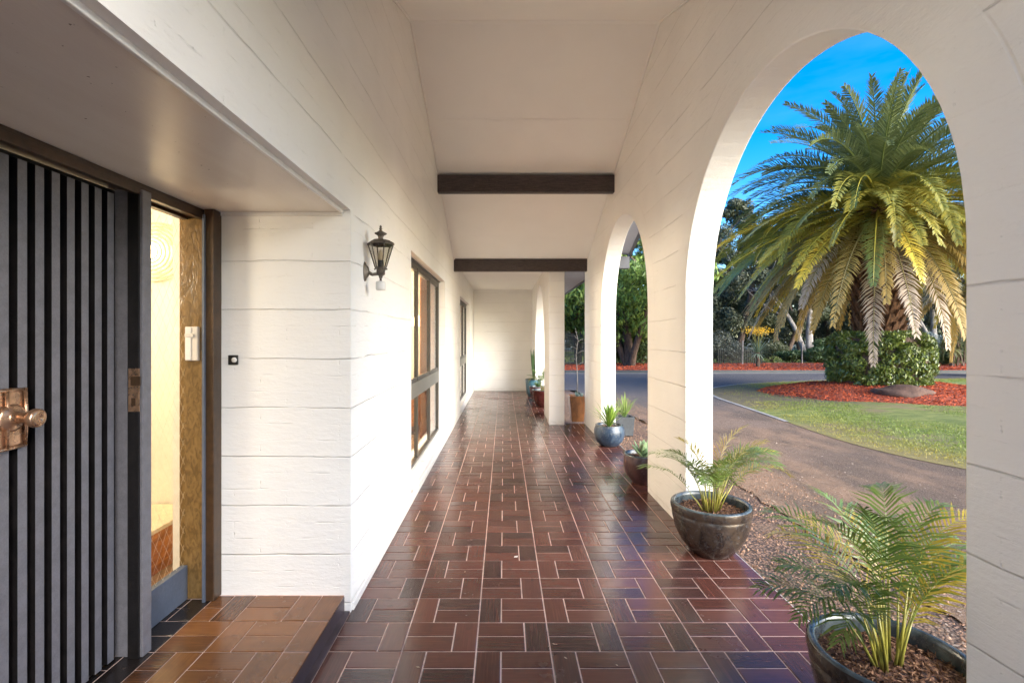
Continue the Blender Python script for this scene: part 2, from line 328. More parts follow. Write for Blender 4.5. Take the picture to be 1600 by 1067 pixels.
# ------------------------------------------------------------------ house
XL, XR, XO = -.845, 1.415, 1.63
def zc(y):                                     # raked ceiling height over the porch
    return max(2.84, 4.36-.40*abs(y-4.40))
Y_LOW0, Y_LOW1 = 4.40-1.52/.40, 4.40+1.52/.40   # .6 and 8.2
house = empty('house', (0, 0, 0), 'cream painted block house with tiled arched porch', 'house')
def grid_wall(ys, zs, solid, x0, x1, extra=None):
    vid = {}; V = []; Fs = []
    def vv(x, y, z):
        k = (round(x, 5), round(y, 5), round(z, 5))
        if k not in vid: vid[k] = len(V); V.append(k)
        return vid[k]
    ny, nz = len(ys)-1, len(zs)-1
    S = lambda i, j: 0 <= i < ny and 0 <= j < nz and solid((ys[i]+ys[i+1])/2, (zs[j]+zs[j+1])/2)
    for i in range(ny):
        for j in range(nz):
            if not S(i, j): continue
            a, b, c, d = ys[i], ys[i+1], zs[j], zs[j+1]
            Fs.append((vv(x1, a, c), vv(x1, b, c), vv(x1, b, d), vv(x1, a, d)))
            Fs.append((vv(x0, b, c), vv(x0, a, c), vv(x0, a, d), vv(x0, b, d)))
            if not S(i-1, j): Fs.append((vv(x0, a, c), vv(x1, a, c), vv(x1, a, d), vv(x0, a, d)))
            if not S(i+1, j): Fs.append((vv(x1, b, c), vv(x0, b, c), vv(x0, b, d), vv(x1, b, d)))
            if not S(i, j-1): Fs.append((vv(x0, a, c), vv(x0, b, c), vv(x1, b, c), vv(x1, a, c)))
            if not S(i, j+1): Fs.append((vv(x1, a, d), vv(x1, b, d), vv(x0, b, d), vv(x0, a, d)))
    return V, Fs, vv
SOF = 2.206
W1 = (4.466, 7.05, .17, 2.31); W2 = (9.46, 12.20, .13, 2.31)
REC0 = -.35; YR = 2.70
YF = 13.74
def sol(y, z):
    if REC0 < y < YR and z < SOF+.012: return False
    for a, b, c, d in (W1, W2):
        if a < y < b and c < z < d: return False
    return True
ys = [-3.2, REC0, Y_LOW0, YR, 4.40, W1[0], W1[1], Y_LOW1, W2[0], W2[1], YF+.25]
V, Fs, vv = grid_wall(ys, [0, .13, .17, SOF+.012, 2.31, 2.84], sol, XL-.25, XL)
# gable part above 2.84
for a, b in ((Y_LOW0, 4.40), (4.40, Y_LOW1)):
    za, zb = zc(a)+.02, zc(b)+.02
    for x, fl in ((XL, 0), (XL-.25, 1)):
        q = [vv(x, a, 2.84), vv(x, b, 2.84)] + ([vv(x, 4.40, 4.38)] if True else [])
        Fs.append(tuple(q if not fl else q[::-1]))
mesh_obj('house_wall', V, Fs, 'wall', house, bevel=.006)
# return wall of the entry recess
for q in ((YR, YR+.22), (-.58, REC0)):
    m = MB(); m.box(-1.74, XL-.25, *q, 0, 2.84); m.build('return_wall', 'wall', house)
# far end wall
m = MB(); m.box(XL, 1.12, YF, YF+.24, 0, 2.84); m.build('end_wall', 'wall', house, bevel=.006)
# arcade walls with round arches
def arch_wall(y0, y1, arches, zspr, x0, x1, top, name, mat, nseg=40):
    yy = {y0, y1}
    for cy, r in arches:
        for k in range(nseg+1): yy.add(round(cy-r*math.cos(math.pi*k/nseg), 5))
    for q in (Y_LOW0, 4.40, Y_LOW1):
        if y0 < q < y1: yy.add(q)
    yy = sorted(yy); V = []; Fs = []; vid = {}
    def vv(x, y, z):
        k = (round(x, 4), round(y, 4), round(z, 4))
        if k not in vid: vid[k] = len(V); V.append(k)
        return vid[k]
    def low(y, cy, r): return zspr+math.sqrt(max(0, r*r-(y-cy)**2))
    for a, b in zip(yy[:-1], yy[1:]):
        mid = (a+b)/2; ar = [q for q in arches if abs(mid-q[0]) < q[1]]
        if ar: la, lb = low(a, *ar[0]), low(b, *ar[0])
        else: la = lb = 0.0
        ta, tb = top(a), top(b)
        isj = lambda y, s: (not ar) and any(abs(y-(cy+s*r)) < 1e-4 for cy, r in arches)
        for x, fl in ((x0, 0), (x1, 1)):
            q = [vv(x, a, la)]+([vv(x, a, zspr)] if isj(a, 1) else [])+[vv(x, a, ta), vv(x, b, tb)]+([vv(x, b, zspr)] if isj(b, -1) else [])+[vv(x, b, lb)]
            Fs.append(tuple(q[::-1] if fl else q))
        Fs.append((vv(x0, a, ta), vv(x1, a, ta), vv(x1, b, tb), vv(x0, b, tb)))
        if ar: Fs.append((vv(x0, a, la), vv(x0, b, lb), vv(x1, b, lb), vv(x1, a, la)))
    for cy, r in arches:
        for y, s in ((cy-r, 1), (cy+r, -1)):
            q = (vv(x0, y, 0), vv(x0, y, zspr), vv(x1, y, zspr), vv(x1, y, 0)); Fs.append(q if s > 0 else q[::-1])
    for y, s in ((y0, -1), (y1, 1)):
        q = (vv(x0, y, 0), vv(x0, y, top(y)), vv(x1, y, top(y)), vv(x1, y, 0)); Fs.append(q if s > 0 else q[::-1])
    # split jamb line: insert collinear vertex for full height faces is unnecessary at render scale
    return mesh_obj(name, V, Fs, mat, house, bevel=.008)
tag(arch_wall(.55, 8.54, [(2.653, 1.153), (5.963, 1.153)], 1.825, XR, XO, lambda y: zc(y)+.02, 'arcade_wall', 'arcade'), 'tall gabled arcade wall with two round arches')
tag(arch_wall(8.74, YF, [(11.0, 1.36)], 1.30, .80, 1.04, lambda y: 2.86, 'arcade_wall', 'wall'), 'low arcade wall at the far end of the porch')
m = MB(); m.box(.78, 1.046, 8.41, 8.735, 0, 2.84); m.build('pillar', 'wall', house, bevel=.008)
m = MB(); m.box(XR, XO, -3.2, .54, 0, 2.84); m.build('arcade_wall', 'wall', house, bevel=.008)  # unseen solid wall behind the camera, added to shade the entry return wall
# ceilings
def slab(poly_yz, x0, x1, name, mat, t=.12):
    V = []; Fs = []; n = len(poly_yz)
    for x in (x0, x1):
        for y, z in poly_yz: V.append((x, y, z))
        for y, z in poly_yz: V.append((x, y, z+t))
    o1 = 2*n
    for i in range(n-1):
        Fs.append((i, i+1, o1+i+1, o1+i)); Fs.append((n+i, o1+n+i, o1+n+i+1, n+i+1))
        Fs.append((i, n+i, n+i+1, i+1)); Fs.append((o1+i, o1+i+1, o1+n+i+1, o1+n+i))
    Fs.append((0, o1, o1+n, n)); Fs.append((n-1, 2*n-1, o1+2*n-1, o1+n-1))
    return mesh_obj(name, V, Fs, mat, house)
slab([(Y_LOW0, 2.84), (4.40, 4.36), (Y_LOW1, 2.84)], XL-.002, XR+.002, 'ceiling', 'ceiling')
for q in ((XL, 1.05, Y_LOW1, YF), (1.05, XO, Y_LOW1, 8.54), (XL, XO, .0, Y_LOW0)):
    m = MB(); m.box(*q, 2.84, 2.94); m.build('ceiling', 'ceiling', house)
# cover strips and cornice beads (short runs on the sloping boards)
sl_ = math.atan(.40)
m = MB()
for y in (4.40,):
    z = zc(y); m.box(XL, XR, y-.025, y+.025, z-.014, z-.003)
m.build('cover_strip', 'ceiling', house, bevel=.003)
m = MB()
for x in (XL+.010, XR-.010):
    m.tube([(x, Y_LOW0, 2.832), (x, 4.40, 4.352), (x, Y_LOW1, 2.832)], .011, 6)
m.tube([(XL+.01, Y_LOW1, 2.832), (XL+.01, YF, 2.832)], .011, 6); m.tube([(XL, YF-.01, 2.832), (.8, YF-.01, 2.832)], .011, 6)
m.build('cornice_bead', 'ceiling', house)
# stained beams
for y0, zt, zb in ((6.24, 3.585, 3.366), (8.29, 2.845, 2.63)):
    m = MB(); m.box(XL-.01, XR+.01, y0, y0+.10, zb, zt+.0); m.build('beam', 'beam', house, bevel=.004)
m = MB(); m.box(XL-.01, XR+.01, 2.44, 2.54, 3.366, 3.585); m.build('beam', 'beam', house, bevel=.004)
# roof over everything, barge, eaves
def roof_sheet():
    slab([(-.2, 2.62), (4.40, 4.62-.001), (9.0, 2.78)], XO+.0, 2.14, 'eave', 'eave', .04)
    slab([(Y_LOW0-.2, 2.98), (4.40, 4.58), (Y_LOW1+.2, 2.98)], -5.0, 2.14, 'roof', 'roof', .08)
roof = slab([(Y_LOW0-.35, 2.87), (4.40, 4.53), (Y_LOW1+.05, 2.99)], -5.0, 2.10, 'roof', 'roof', .08)
m = MB()
slabE = slab([(Y_LOW0-.35, 2.80), (4.40, 4.44), (Y_LOW1+.02, 2.90)], XO, 2.10, 'eave', 'eave', .02)
slabB = slab([(Y_LOW0-.35, 2.74), (4.40, 4.38), (Y_LOW1+.05, 2.84)], 2.10, 2.135, 'fascia', 'fascia', .22)
m.box(XO+.02, 2.10, 8.16, 8.28, 2.66, 2.86); m.build('gutter_box', 'fascia', house, bevel=.004)
m = MB(); m.box(-5, 1.72, 8.26, 15.2, 3.0, 3.08); m.build('roof', 'roof', house)
m = MB(); m.box(-5, -1.0, -.9, 8.3, 2.85, 2.90); m.build('roof', 'roof', house)
m = MB(); m.box(1.05, 1.70, 8.55, 15.0, 2.72, 2.74); m.build('eave', 'eave', house)
m = MB(); m.box(1.70, 1.735, 8.30, 15.0, 2.69, 2.86); m.box(1.735, 1.83, 8.30, 15.0, 2.78, 2.88); m.build('fascia', 'fascia', house)
# sills, skirting, wall vent
for a, b, c, d in (W1, W2):
    m = MB(); m.add([(XL-.09, a, c+.005), (XL+.012, a, c-.045), (XL+.012, b, c-.045), (XL-.09, b, c+.005), (XL+.012, a, c-.075), (XL+.012, b, c-.075), (XL+.001, a, c-.08), (XL+.001, b, c-.08)],
          [(0, 1, 2, 3), (1, 4, 5, 2), (4, 6, 7, 5)])
    m.build('window_sill', 'trim', house)
m = MB(); m.box(XL, XL+.012, YR+.02, YF, 0, .045); m.box(XL+.012, .78, YF-.012, YF, 0, .035); m.build('skirting', 'trim', house, bevel=.003)
m = MB()
for k in range(4): m.box(XL, XL+.004, 3.60+k*.035, 3.618+k*.035, .17, .36)
m.build('wall_vent', 'trim', house)
# soffit over the entry
m = MB(); m.box(-1.74, XL-.045, REC0, YR, SOF, SOF+.012); m.build('entry_soffit', 'soffit', house)
m = MB(); m.box(XL-.052, XL-.037, REC0, YR-.005, SOF-.008, SOF+.02); m.build('soffit_bead', 'trim', house, bevel=.003)
m = MB(); m.box(-1.58, XL-.045, YR-.012, YR, SOF-.022, SOF-.001); m.build('soffit_bead', 'trim', house)

# windows : house > window(frame) > pane, transom
def window(a, b, c, d, muls, tr=(.88, 1.04)):
    X = XL-.09; e = .045
    f = MB(); f.box(X-.06, X, a, b, d-e, d); f.box(X-.06, X, a, b, c, c+e*.8); f.box(X-.06, X, a, a+e*.7, c, d); f.box(X-.06, X, b-e*.7, b, c, d)
    f.box(X-.03, X+.02, a, b, d-.012, d+.0)
    fo = f.build('window', 'alu', house, bevel=.003)
    g = MB(); g.box(X-.055, X+.006, a+.03, b-.03, tr[0], tr[1]); g.build('transom', 'alu_mid', fo, bevel=.003)
    g = MB()
    for yq, wd in muls: g.box(X-.045, X-.005, yq-wd/2, yq+wd/2, c+.03, tr[0]); g.box(X-.045, X-.003, yq-wd/2, yq+wd/2, tr[1], d-.03)
    g.box(X-.04, X-.008, a+.03, b-.03, tr[1], tr[1]+.04); g.box(X-.04, X-.008, a+.03, b-.03, d-.08, d-.045)
    g.build('mullion', 'alu', fo, bevel=.002)
    g = MB(); g.box(X-.026, X-.022, a+.03, b-.03, c+.03, d-.04); g.build('pane', 'glass', fo)
    g = MB(); g.box(X-.14, X-.062, b-.008, b+.0, c, d); g.box(X-.14, X-.062, a, b, d-.004, d+.01); g.build('reveal_lining', 'pine', fo)
    return fo
window(*W1, [(5.36, .05), (6.25, .045)]); window(*W2, [(10.3, .05), (11.3, .05)])
# inner rooms
def room(x0, x1, y0, y1, z0, z1, skip=()):
    m = MB(); e = .02
    if 'x0' not in skip: m.box(x0-e, x0, y0, y1, z0, z1)
    if 'x1' not in skip: m.box(x1, x1+e, y0, y1, z0, z1)
    m.box(x0-e, x1+e, y0-e, y0, z0, z1); m.box(x0-e, x1+e, y1, y1+e, z0, z1)
    m.box(x0-e, x1+e, y0-e, y1+e, z1, z1+e); m.build('interior_wall', 'int_wall', house)
    m = MB(); m.box(x0-e, x1+.2, y0-e, y1+e, z0-.03, z0); m.build('interior_floor', 'carpet', house)
room(-4.6, XL-.25, 3.45, 8.0, .08, 2.7, ('x1',)); room(-4.6, XL-.25, 8.1, 13.7, .08, 2.7, ('x1',))
room(-4.4, -1.78, .2, 3.40, .08, 2.6, ('x1',))
m = MB(); m.box(-1.80, -1.745, 2.66, 3.40, .1, 2.6); m.box(-1.80, -1.745, .2, .9, .1, 2.6); m.box(-1.80, -1.765, .9, 2.66, 2.205, 2.6); m.build('interior_wall', 'int_wall', house)
def warm(x, y, z, e, r=.12, c=(1, .86, .66)):
    l = bpy.data.lights.new('lamp_light', 'POINT'); l.energy = e; l.shadow_soft_size = r; l.color = c
    o = bpy.data.objects.new('lamp_light', l); COL.objects.link(o); o.location = (x, y, z)
warm(-2.75, 2.1, 1.95, 15); warm(-2.3, 6.3, 2.1, 48); warm(-2.3, 12.0, 2.1, 20)
# interior furniture seen through the glass
b = empty('timber_bench', (-2.42, 2.92, .08), 'orange timber bench box inside the entry, behind the wired glass', 'bench')
m = MB(); m.box(-.32, .31, -.55, .46, 0, .255); m.build('base', 'pine', b, bevel=.004)
m = MB(); m.box(-.32, .33, -.56, .465, .257, .285); m.build('seat', 'sheer', b, bevel=.006)
b = empty('round_reflected_light', (-2.42, 3.39, 2.10), 'round woven reflected light standing in for a lamp reflection behind the wired glass', 'reflected light')  # glowing woven ring modelled where a lamp's reflection shows in the glass
m = MB()
for k in range(7):
    r = .05+.025*k; pts = [(r*1.05*math.cos(a), -.015-.03*(1-(k/7)**2), r*math.sin(a)) for a in [2*math.pi*q/28 for q in range(29)]]; m.tube(pts, .006, 5, cap=False)
m.build('shade', 'sheer', b)
m = MB(); m.lathe([(0, 0), (.04, .004), (.05, .03), (.035, .055), (0, .062)], 16); o = m.build('bulb', 'lampglow', b, True); o.rotation_euler = (R(90), 0, 0)
def curtain(x, y0, y1, z0, z1, mat, lab, amp=.02, axis='y'):
    n = 60; V = []; Fs = []
    for k in range(n+1):
        t_ = k/n; q = y0+(y1-y0)*t_; off = amp*math.sin(t_*math.pi*2*max(3, (y1-y0)*9)); 
        for z in (z0, z1): V.append((x+off, q, z) if axis == 'y' else (q, x+off, z))
    for k in range(n): Fs.append((2*k, 2*k+2, 2*k+3, 2*k+1))
    o = mesh_obj('curtain', V, Fs, mat, None, True); s_ = o.modifiers.new('s', 'SOLIDIFY'); s_.thickness = .004
    return tag(o, lab, 'curtain')
curtain(XL-.30, 6.72, 7.2, .12, 2.45, 'curtain', 'rust curtain drawn to the far side of the larger window')
curtain(XL-.30, 11.7, 12.3, .12, 2.45, 'curtain', 'rust curtain at the far edge of the second narrower window')
b = empty('desk', (-1.95, 7.5, .08), 'pine desk against the room wall inside the larger window', 'desk')
m = MB(); m.box(-.6, .8, -.3, .35, .70, .74); m.build('desktop', 'pine', b, bevel=.004)
for q in ((-.55, -.26), (.75, -.26), (-.55, .3), (.75, .3)):
    m = MB(); m.box(q[0]-.03, q[0]+.03, q[1]-.03, q[1]+.03, 0, .70); m.build('leg', 'pine', b)
m = MB(); m.box(.2, .7, -.28, .33, .12, .68); m.build('drawer_unit', 'pine', b, bevel=.004)
b = empty('floor_lamp', (-1.42, 7.3, .08), 'thin arched floor lamp standing inside the larger window', 'floor lamp')
m = MB(); m.lathe([(0, 0), (.13, 0), (.13, .015), (.02, .03), (0, .03)], 20); m.build('base', 'black', b, True)
m = MB(); m.tube([(0, 0, .02), (.0, 0, .9), (-.01, 0, 1.4), (.02, 0, 1.62), (.10, 0, 1.70)], .009, 6); m.build('pole', 'black', b, True)
m = MB(); m.lathe([(.03, 1.76), (.10, 1.60), (.095, 1.60), (.028, 1.75)], 20, .12); m.build('lamp_shade', 'lampglow', b, True)

# entry door set : house > entry_door > batten..., knob
XD = -1.72
ed = MB(); ed.box(XD-.045, XD, 1.20, 2.165, .105, 2.165); ed = ed.build('entry_door', 'frame_black', house, bevel=.003); tag(ed, 'dark entry door with vertical blue grey battens')
for k in range(13):
    y = 2.100-.0642*k; m = MB()
    z0 = .125
    m.add([(XD, y-.017, z0), (XD+.032, y-.017, z0), (XD+.032, y+.017, z0), (XD, y+.017, z0), (XD, y-.017, 2.15), (XD+.032, y-.017, 2.138), (XD+.032, y+.017, 2.138), (XD, y+.017, 2.15)],
          [(0, 3, 2, 1), (4, 5, 6, 7), (0, 1, 5, 4), (1, 2, 6, 5), (2, 3, 7, 6), (3, 0, 4, 7)])
    fm = [1, 1, 1, 0, 1, 1]   # face blue grey; other sides coloured black to deepen shade in the gaps
    mesh_obj('batten', m.v, m.f, None, ed, mats=['batten', 'frame_black'], fm=fm)
XK = XD+.033
kp = MB()
# bowed, panelled back plate with raised ribs
n = 10
def plate(y0, y1, z0, z1, x, th, bow=.012):
    V = []; Fs = []; n = 12
    for i in range(n+1):
        t_ = -1+2*i/n
        for j in range(n+1):
            s_ = -1+2*j/n
            y = (y0+y1)/2+(y1-y0)/2*t_*(1-.06*(s_*s_)); z = (z0+z1)/2+(z1-z0)/2*s_*(1-.05*(t_*t_))
            V.append((x+th+bow*(1-t_*t_)*.7, y, z))
    for i in range(n):
        for j in range(n):
            a = i*(n+1)+j; Fs.append((a, a+n+1, a+n+2, a+1))
    return V, Fs
V, Fs = plate(1.565, 1.722, 1.135, 1.345, XK, .006); o = mesh_obj('knob_plate', V, Fs, 'brass', ed, True)
o.modifiers.new('s', 'SOLIDIFY').thickness = .008
m = MB()
for yy_ in (1.575, 1.640, 1.712): m.tube([(XK+.012+(.008 if yy_ == 1.640 else 0), yy_, 1.14), (XK+.016+(.009 if yy_ == 1.640 else 0), yy_, 1.24), (XK+.012+(.008 if yy_ == 1.640 else 0), yy_, 1.34)], .006, 8)
for zz_ in (1.142, 1.338): m.tube([(XK+.012, 1.572, zz_), (XK+.020, 1.64, zz_), (XK+.012, 1.712, zz_)], .006, 8)
m.build('plate_rib', 'brass', ed, True)
m = MB(); m.lathe([(.046, 0), (.047, .006), (.038, .012), (.024, .016), (.019, .022), (.018, .06), (.026, .068), (.032, .082), (.031, .094), (.022, .101), (.016, .099), (.009, .101), (.008, .098), (0, .098)], 36)
o = m.build('knob', 'brass', ed, True); o.rotation_euler = (0, R(90), 0); o.location = (XK+.018, 1.655, 1.245)
# mullion post beside the door, strike plate, head, right jamb
m = MB(); m.box(-1.76, -1.600, 2.168, 2.222, .1, 2.172); m.build('door_post', 'batten', house, bevel=.003)
m = MB(); m.box(-1.66, -1.612, 2.158, 2.167, .1, 2.172); m.build('door_stop', 'frame_black', house)
m = MB(); m.box(-1.655, -1.607, 2.1555, 2.158, 1.19, 1.38); o = m.build('strike_plate', 'brass', house)
m = MB(); m.box(-1.64, -1.622, 2.153, 2.1555, 1.215, 1.25); m.build('keyhole', 'frame_brown', house)
m = MB(); m.box(-1.642, -1.60, 2.151, 2.1555, 1.305, 1.345); m.build('strike_latch', 'frame_brown', house)
m = MB(); m.box(-1.76, -1.62, REC0, 2.70, 2.172, 2.2055); m.box(-1.64, -1.61, REC0, 2.70, 2.150, 2.185); m.build('door_head', 'frame_brown', house, bevel=.002)
m = MB(); m.box(-1.61, -1.556, 2.625, 2.699, .1, 2.205); m.build('door_jamb', 'frame_brown', house, bevel=.004)
m = MB(); m.box(-1.612, -1.600, 2.612, 2.625, .1, 2.172); m.build('jamb_edge', 'rail', house)
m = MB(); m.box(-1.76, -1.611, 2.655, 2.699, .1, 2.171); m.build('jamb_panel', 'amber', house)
m = MB(); m.box(-1.76, XD, REC0, 1.195, .1, 2.17); m.build('side_panel', 'frame_black', house)
sg = MB(); sg.box(XD-.03, XD+.006, 2.225, 2.653, .1, .283); sg = sg.build('side_light', 'rail', house, bevel=.003)
m = MB(); m.box(XD-.03, XD+.006, 2.225, 2.653, 2.155, 2.171); m.build('top_rail', 'frame_brown', sg)
m = MB(); m.box(XD-.014, XD-.010, 2.225, 2.653, .283, 2.155); m.build('pane', 'glass', sg)
m = MB(); wy0, wy1, wz0, wz1 = 2.225, 2.653, .283, 2.155
for s_ in (1, -1):
    k = -30
    while k < 40+0:
        base = wy0+k*.052; pts = []
        # diamond wires, steep
        for q in range(241):
            z = wz0+(wz1-wz0)*q/240; y = base+s_*(z-wz0)*.55
            if wy0 <= y <= wy1: pts.append((XD-.012, y, z))
        if len(pts) > 1: m.tube([pts[0], pts[-1]], .0005, 3, cap=False)
        k += 1
m.build('wire_mesh', 'sheer', sg)

# intercom, doorbell, lantern
b = empty('door_chime', (-1.678, 2.655, 1.482), 'ivory plastic door chime on the amber-lit jamb panel', 'chime')
m = MB(); m.box(-.040, .030, -.022, 0, -.092, .092); m.build('body', 'ivory', b, bevel=.005)
m = MB(); m.box(-.036, -.004, -.026, -.0225, -.088, .088); m.build('cover', 'white_plastic', b, bevel=.002)
m = MB(); m.box(-.036, .010, -.030, -.0265, .035, .055); m.build('button', 'ivory', b, bevel=.002)
b = empty('doorbell', (atx(365.5, 2.7), 2.70, 1.392), 'small black doorbell button on the cream return wall', 'doorbell')
m = MB(); m.box(-.027, .027, -.012, 0, -.027, .027); m.build('plate', 'black', b, bevel=.004)
m = MB(); m.lathe([(.014, 0), (.014, .005), (.010, .009), (0, .010)], 20); o = m.build('push_button', 'white_plastic', b, True); o.rotation_euler = (R(90), 0, 0); o.location = (.009, -.012, 0)
LX, LY = -.752, 2.99
b = empty('wall_lantern', (LX, LY, 1.80), 'weathered metal carriage lantern with glass panes on the cream wall', 'lantern')
wx = XL-LX
def hexr(r, z, k, rot=0): a = R(60*k+rot); return (r*math.cos(a), r*math.sin(a), z)
m = MB()
for k in range(6):
    m.tube([hexr(.034, .142, k), hexr(.078, .283, k)], .0035, 6)
    m.tube([hexr(.034, .142, k), hexr(.034, .142, k+1)], .004, 6); m.tube([hexr(.080, .284, k), hexr(.080, .284, k+1)], .005, 6)
    m.tube([hexr(.080, .288, k), hexr(.050, .305, k), hexr(.022, .312, k)], .004, 6)
    V = [hexr(.082, .286, k), hexr(.082, .286, k+1), hexr(.052, .304, k+1), hexr(.052, .304, k), hexr(.02, .313, k+1), hexr(.02, .313, k)]; m.add(V, [(0, 1, 2, 3), (3, 2, 4, 5)])
    m.tube([hexr(.036, .136, k), hexr(.037, .128, k)], .005, 6)
m.build('cage', 'lantern', b)
m = MB(); m.lathe([(.020, .310), (.014, .325), (.020, .338), (.036, .347), (.037, .351), (.022, .358), (.010, .366), (.006, .374), (.010, .379), (.005, .385), (.008, .392), (.003, .400), (0, .402)], 24); m.build('finial', 'lantern', b, True)
m = MB(); m.lathe([(0, .145), (.034, .142), (.034, .136), (.026, .128), (.026, .100), (.012, .090), (.010, .078), (0, .076)], 24); m.build('gallery', 'lantern', b, True)
m = MB()
for k in range(6): m.add([hexr(.0335, .144, k), hexr(.0335, .144, k+1), hexr(.0775, .282, k+1), hexr(.0775, .282, k)], [(0, 1, 2, 3)])
m.build('glass_pane', 'glass_lamp', b)
m = MB(); m.lathe([(.018, .142), (.018, .185), (.015, .186), (0, .186)], 20); m.build('lamp_holder', 'charcoal', b, True)
m = MB(); m.lathe([(.010, .186), (.017, .203), (.016, .222), (.008, .243), (.002, .252), (0, .253)], 20); m.build('bulb', 'sheer', b, True)
m = MB(); m.lathe([(.006, .060), (.026, .057), (.030, .050), (.030, .012), (.026, .004), (0, .002)], 28); m.build('sensor', 'white_plastic', b, True)
m = MB(); m.tube([(0, 0, .082), (0, 0, .060)], .007, 8); m.build('sensor_neck', 'lantern', b, True)
m = MB(); m.lathe([(.052, 0), (.050, .006), (.036, .012), (.024, .024), (0, .030)], 28); o = m.build('back_plate', 'lantern', b, True); o.rotation_euler = (0, R(90), 0); o.location = (wx, -.02, .115); o.scale = (1.15, .62, 1)
m = MB(); m.tube([(wx+.01, -.02, .118), (wx+.045, -.012, .098), (-.018, 0, .104), (0, 0, .112)], [.012, .010, .010, .012], 10); m.build('arm', 'lantern', b, True)

# ------------------------------------------------------------------ tiled floors
def tiles(x_off, y_off, par, regions, z, name, mat, parent=None, seed=1, amp=.0010):
    rnd = random.Random(seed); mb = MB(); g = .0034
    def one(x0, x1, y0, y1, vert):
        x0 += g; x1 -= g; y0 += g; y1 -= g
        for rx0, rx1, ry0, ry1 in regions:
            a, b_, c, d = max(x0, rx0), min(x1, rx1), max(y0, ry0), min(y1, ry1)
            if b_-a < .015 or d-c < .015: continue
            e = .003; h = .003
            tx, ty = rnd.uniform(-1, 1)*amp, rnd.uniform(-1, 1)*amp; dz = rnd.uniform(-.0004, .0004)
            col = (rnd.random(), rnd.random(), 1.0 if vert else 0.0)
            T = [(a+e, c+e), (b_-e, c+e), (b_-e, d-e), (a+e, d-e)]; sg = [(-1, -1), (1, -1), (1, 1), (-1, 1)]
            vs = [(q[0], q[1], z+dz+s_[0]*tx+s_[1]*ty) for q, s_ in zip(T, sg)]+[(a, c, z-.0012), (b_, c, z-.0012), (b_, d, z-.0012), (a, d, z-.0012)]+[(a, c, z-h-.004), (b_, c, z-h-.004), (b_, d, z-h-.004), (a, d, z-h-.004)]
            fs = [(0, 1, 2, 3)]
            for k in range(4): k2 = (k+1) % 4; fs.append((4+k, 4+k2, k2, k)); fs.append((8+k, 8+k2, 4+k2, 4+k))
            mb.add(vs, fs, col)
    X0 = min(r[0] for r in regions); X1 = max(r[1] for r in regions); Y0 = min(r[2] for r in regions); Y1 = max(r[3] for r in regions)
    j0 = math.floor((Y0-y_off)/.24)-1; j1 = math.ceil((Y1-y_off)/.24)+1; i0 = math.floor((X0-x_off)/.36)-1; i1 = math.ceil((X1-x_off)/.36)+1
    for j in range(j0, j1):
        y = y_off+.24*j
        for i in range(i0, i1):
            x = x_off+.36*i
            if (j+par) % 2 == 0: hx, vx_ = x, x+.24
            else: hx, vx_ = x+.12, x
            one(hx, hx+.24, y, y+.12, 0); one(hx, hx+.24, y+.12, y+.24, 0); one(vx_, vx_+.12, y, y+.24, 1)
    return mb.build(name, mat, parent), mb
regs = [(XL, XO, -3.2, 8.55), (XL, 1.04, 8.55, YF)]
fl, _ = tiles(-.133, 2.366, 0, regs, 0.0, 'floor', 'tile'); tag(fl, kind='structure')
m = MB(); m.box(XL-.05, XO-.001, -3.2, 8.55, -.20, -.0032); m.box(XL-.05, 1.04, 8.551, YF, -.20, -.0032); o = m.build('floor_slab', 'grout'); tag(o, kind='structure')
m = MB(); m.box(XO, XO+.012, -3.2, 8.55, -.2, -.006); o = m.build('floor_edge', 'concrete'); tag(o, kind='structure')
# entry step
PX = -.876
st = empty('entry_step', (0, 0, 0), 'raised brown tiled step in front of the entry door', 'step')
o, _ = tiles(-.995, 2.447, 0, [(-1.572, -.997, REC0, 2.69)], .10, 'tile_top', 'step_tile', st, 5)
mb = MB(); rnd = random.Random(3)
for k in range(13):
    y = 2.687-.242*(k+1); g = .0045; c = (rnd.random(), rnd.random()*.7, 1.0)
    mb.add([(-.991, y+g, .1), (PX, y+g, .1), (PX, y+.242-g, .1), (-.991, y+.242-g, .1), (PX, y+g, .06), (PX, y+.242-g, .06)], [(0, 1, 2, 3), (1, 4, 5, 2)], c)
mb.build('step_nosing', 'step_tile', st)
o, _ = tiles(-1.572-.36, 2.447, 0, [(-1.74, -1.578, REC0, 2.65)], .099, 'threshold', 'black_tile', st, 8)
m = MB(); m.box(-1.745, PX-.004, REC0, 2.699, -.1, .0955); m.build('step_base', 'grout', st)
m = MB(); m.box(PX-.004, PX+.001, REC0, 2.69, -.0, .092); m.box(PX+.001, PX+.030, REC0, 2.69, -.0, .014); m.build('step_riser', 'slate', st, bevel=.002)

# ------------------------------------------------------------------ ground, drive, lawn
rng = np.random.default_rng(7)
GZ = -.06
def sheet(pts, z, name, mat):
    o = mesh_obj(name, [(x, y, z) for x, y in pts], [tuple(range(len(pts)))], mat); return tag(o, kind='structure')
sheet([(-500, -500), (500, -500), (500, 700), (-500, 700)], GZ-.10, 'ground', 'earth')
_r = random.Random(2); edge = [(2.42+.22*math.sin(q*.19)+.10*math.sin(q*.8+1)+_r.uniform(-.03, .03)-(max(0, q-7)*.05), q) for q in [14.4-.12*k for k in range(160)]]
sheet([(60, -14), (60, 21.2), (-6, 21.2), (-6, 14.6), (1.6, 14.5)]+edge+[(2.7, -14)], GZ, 'driveway', 'asphalt')
gp = [(XO+.0125, -14), (2.95, -14), (2.95, 5), (2.6, 8.6), (2.4, 11.5), (1.9, 14.6), (1.05, 14.6), (1.05, 8.6), (XO+.0125, 8.55)]
sheet([(x, y) for x, y in gp], GZ-.012, 'gravel_strip', 'gravel')
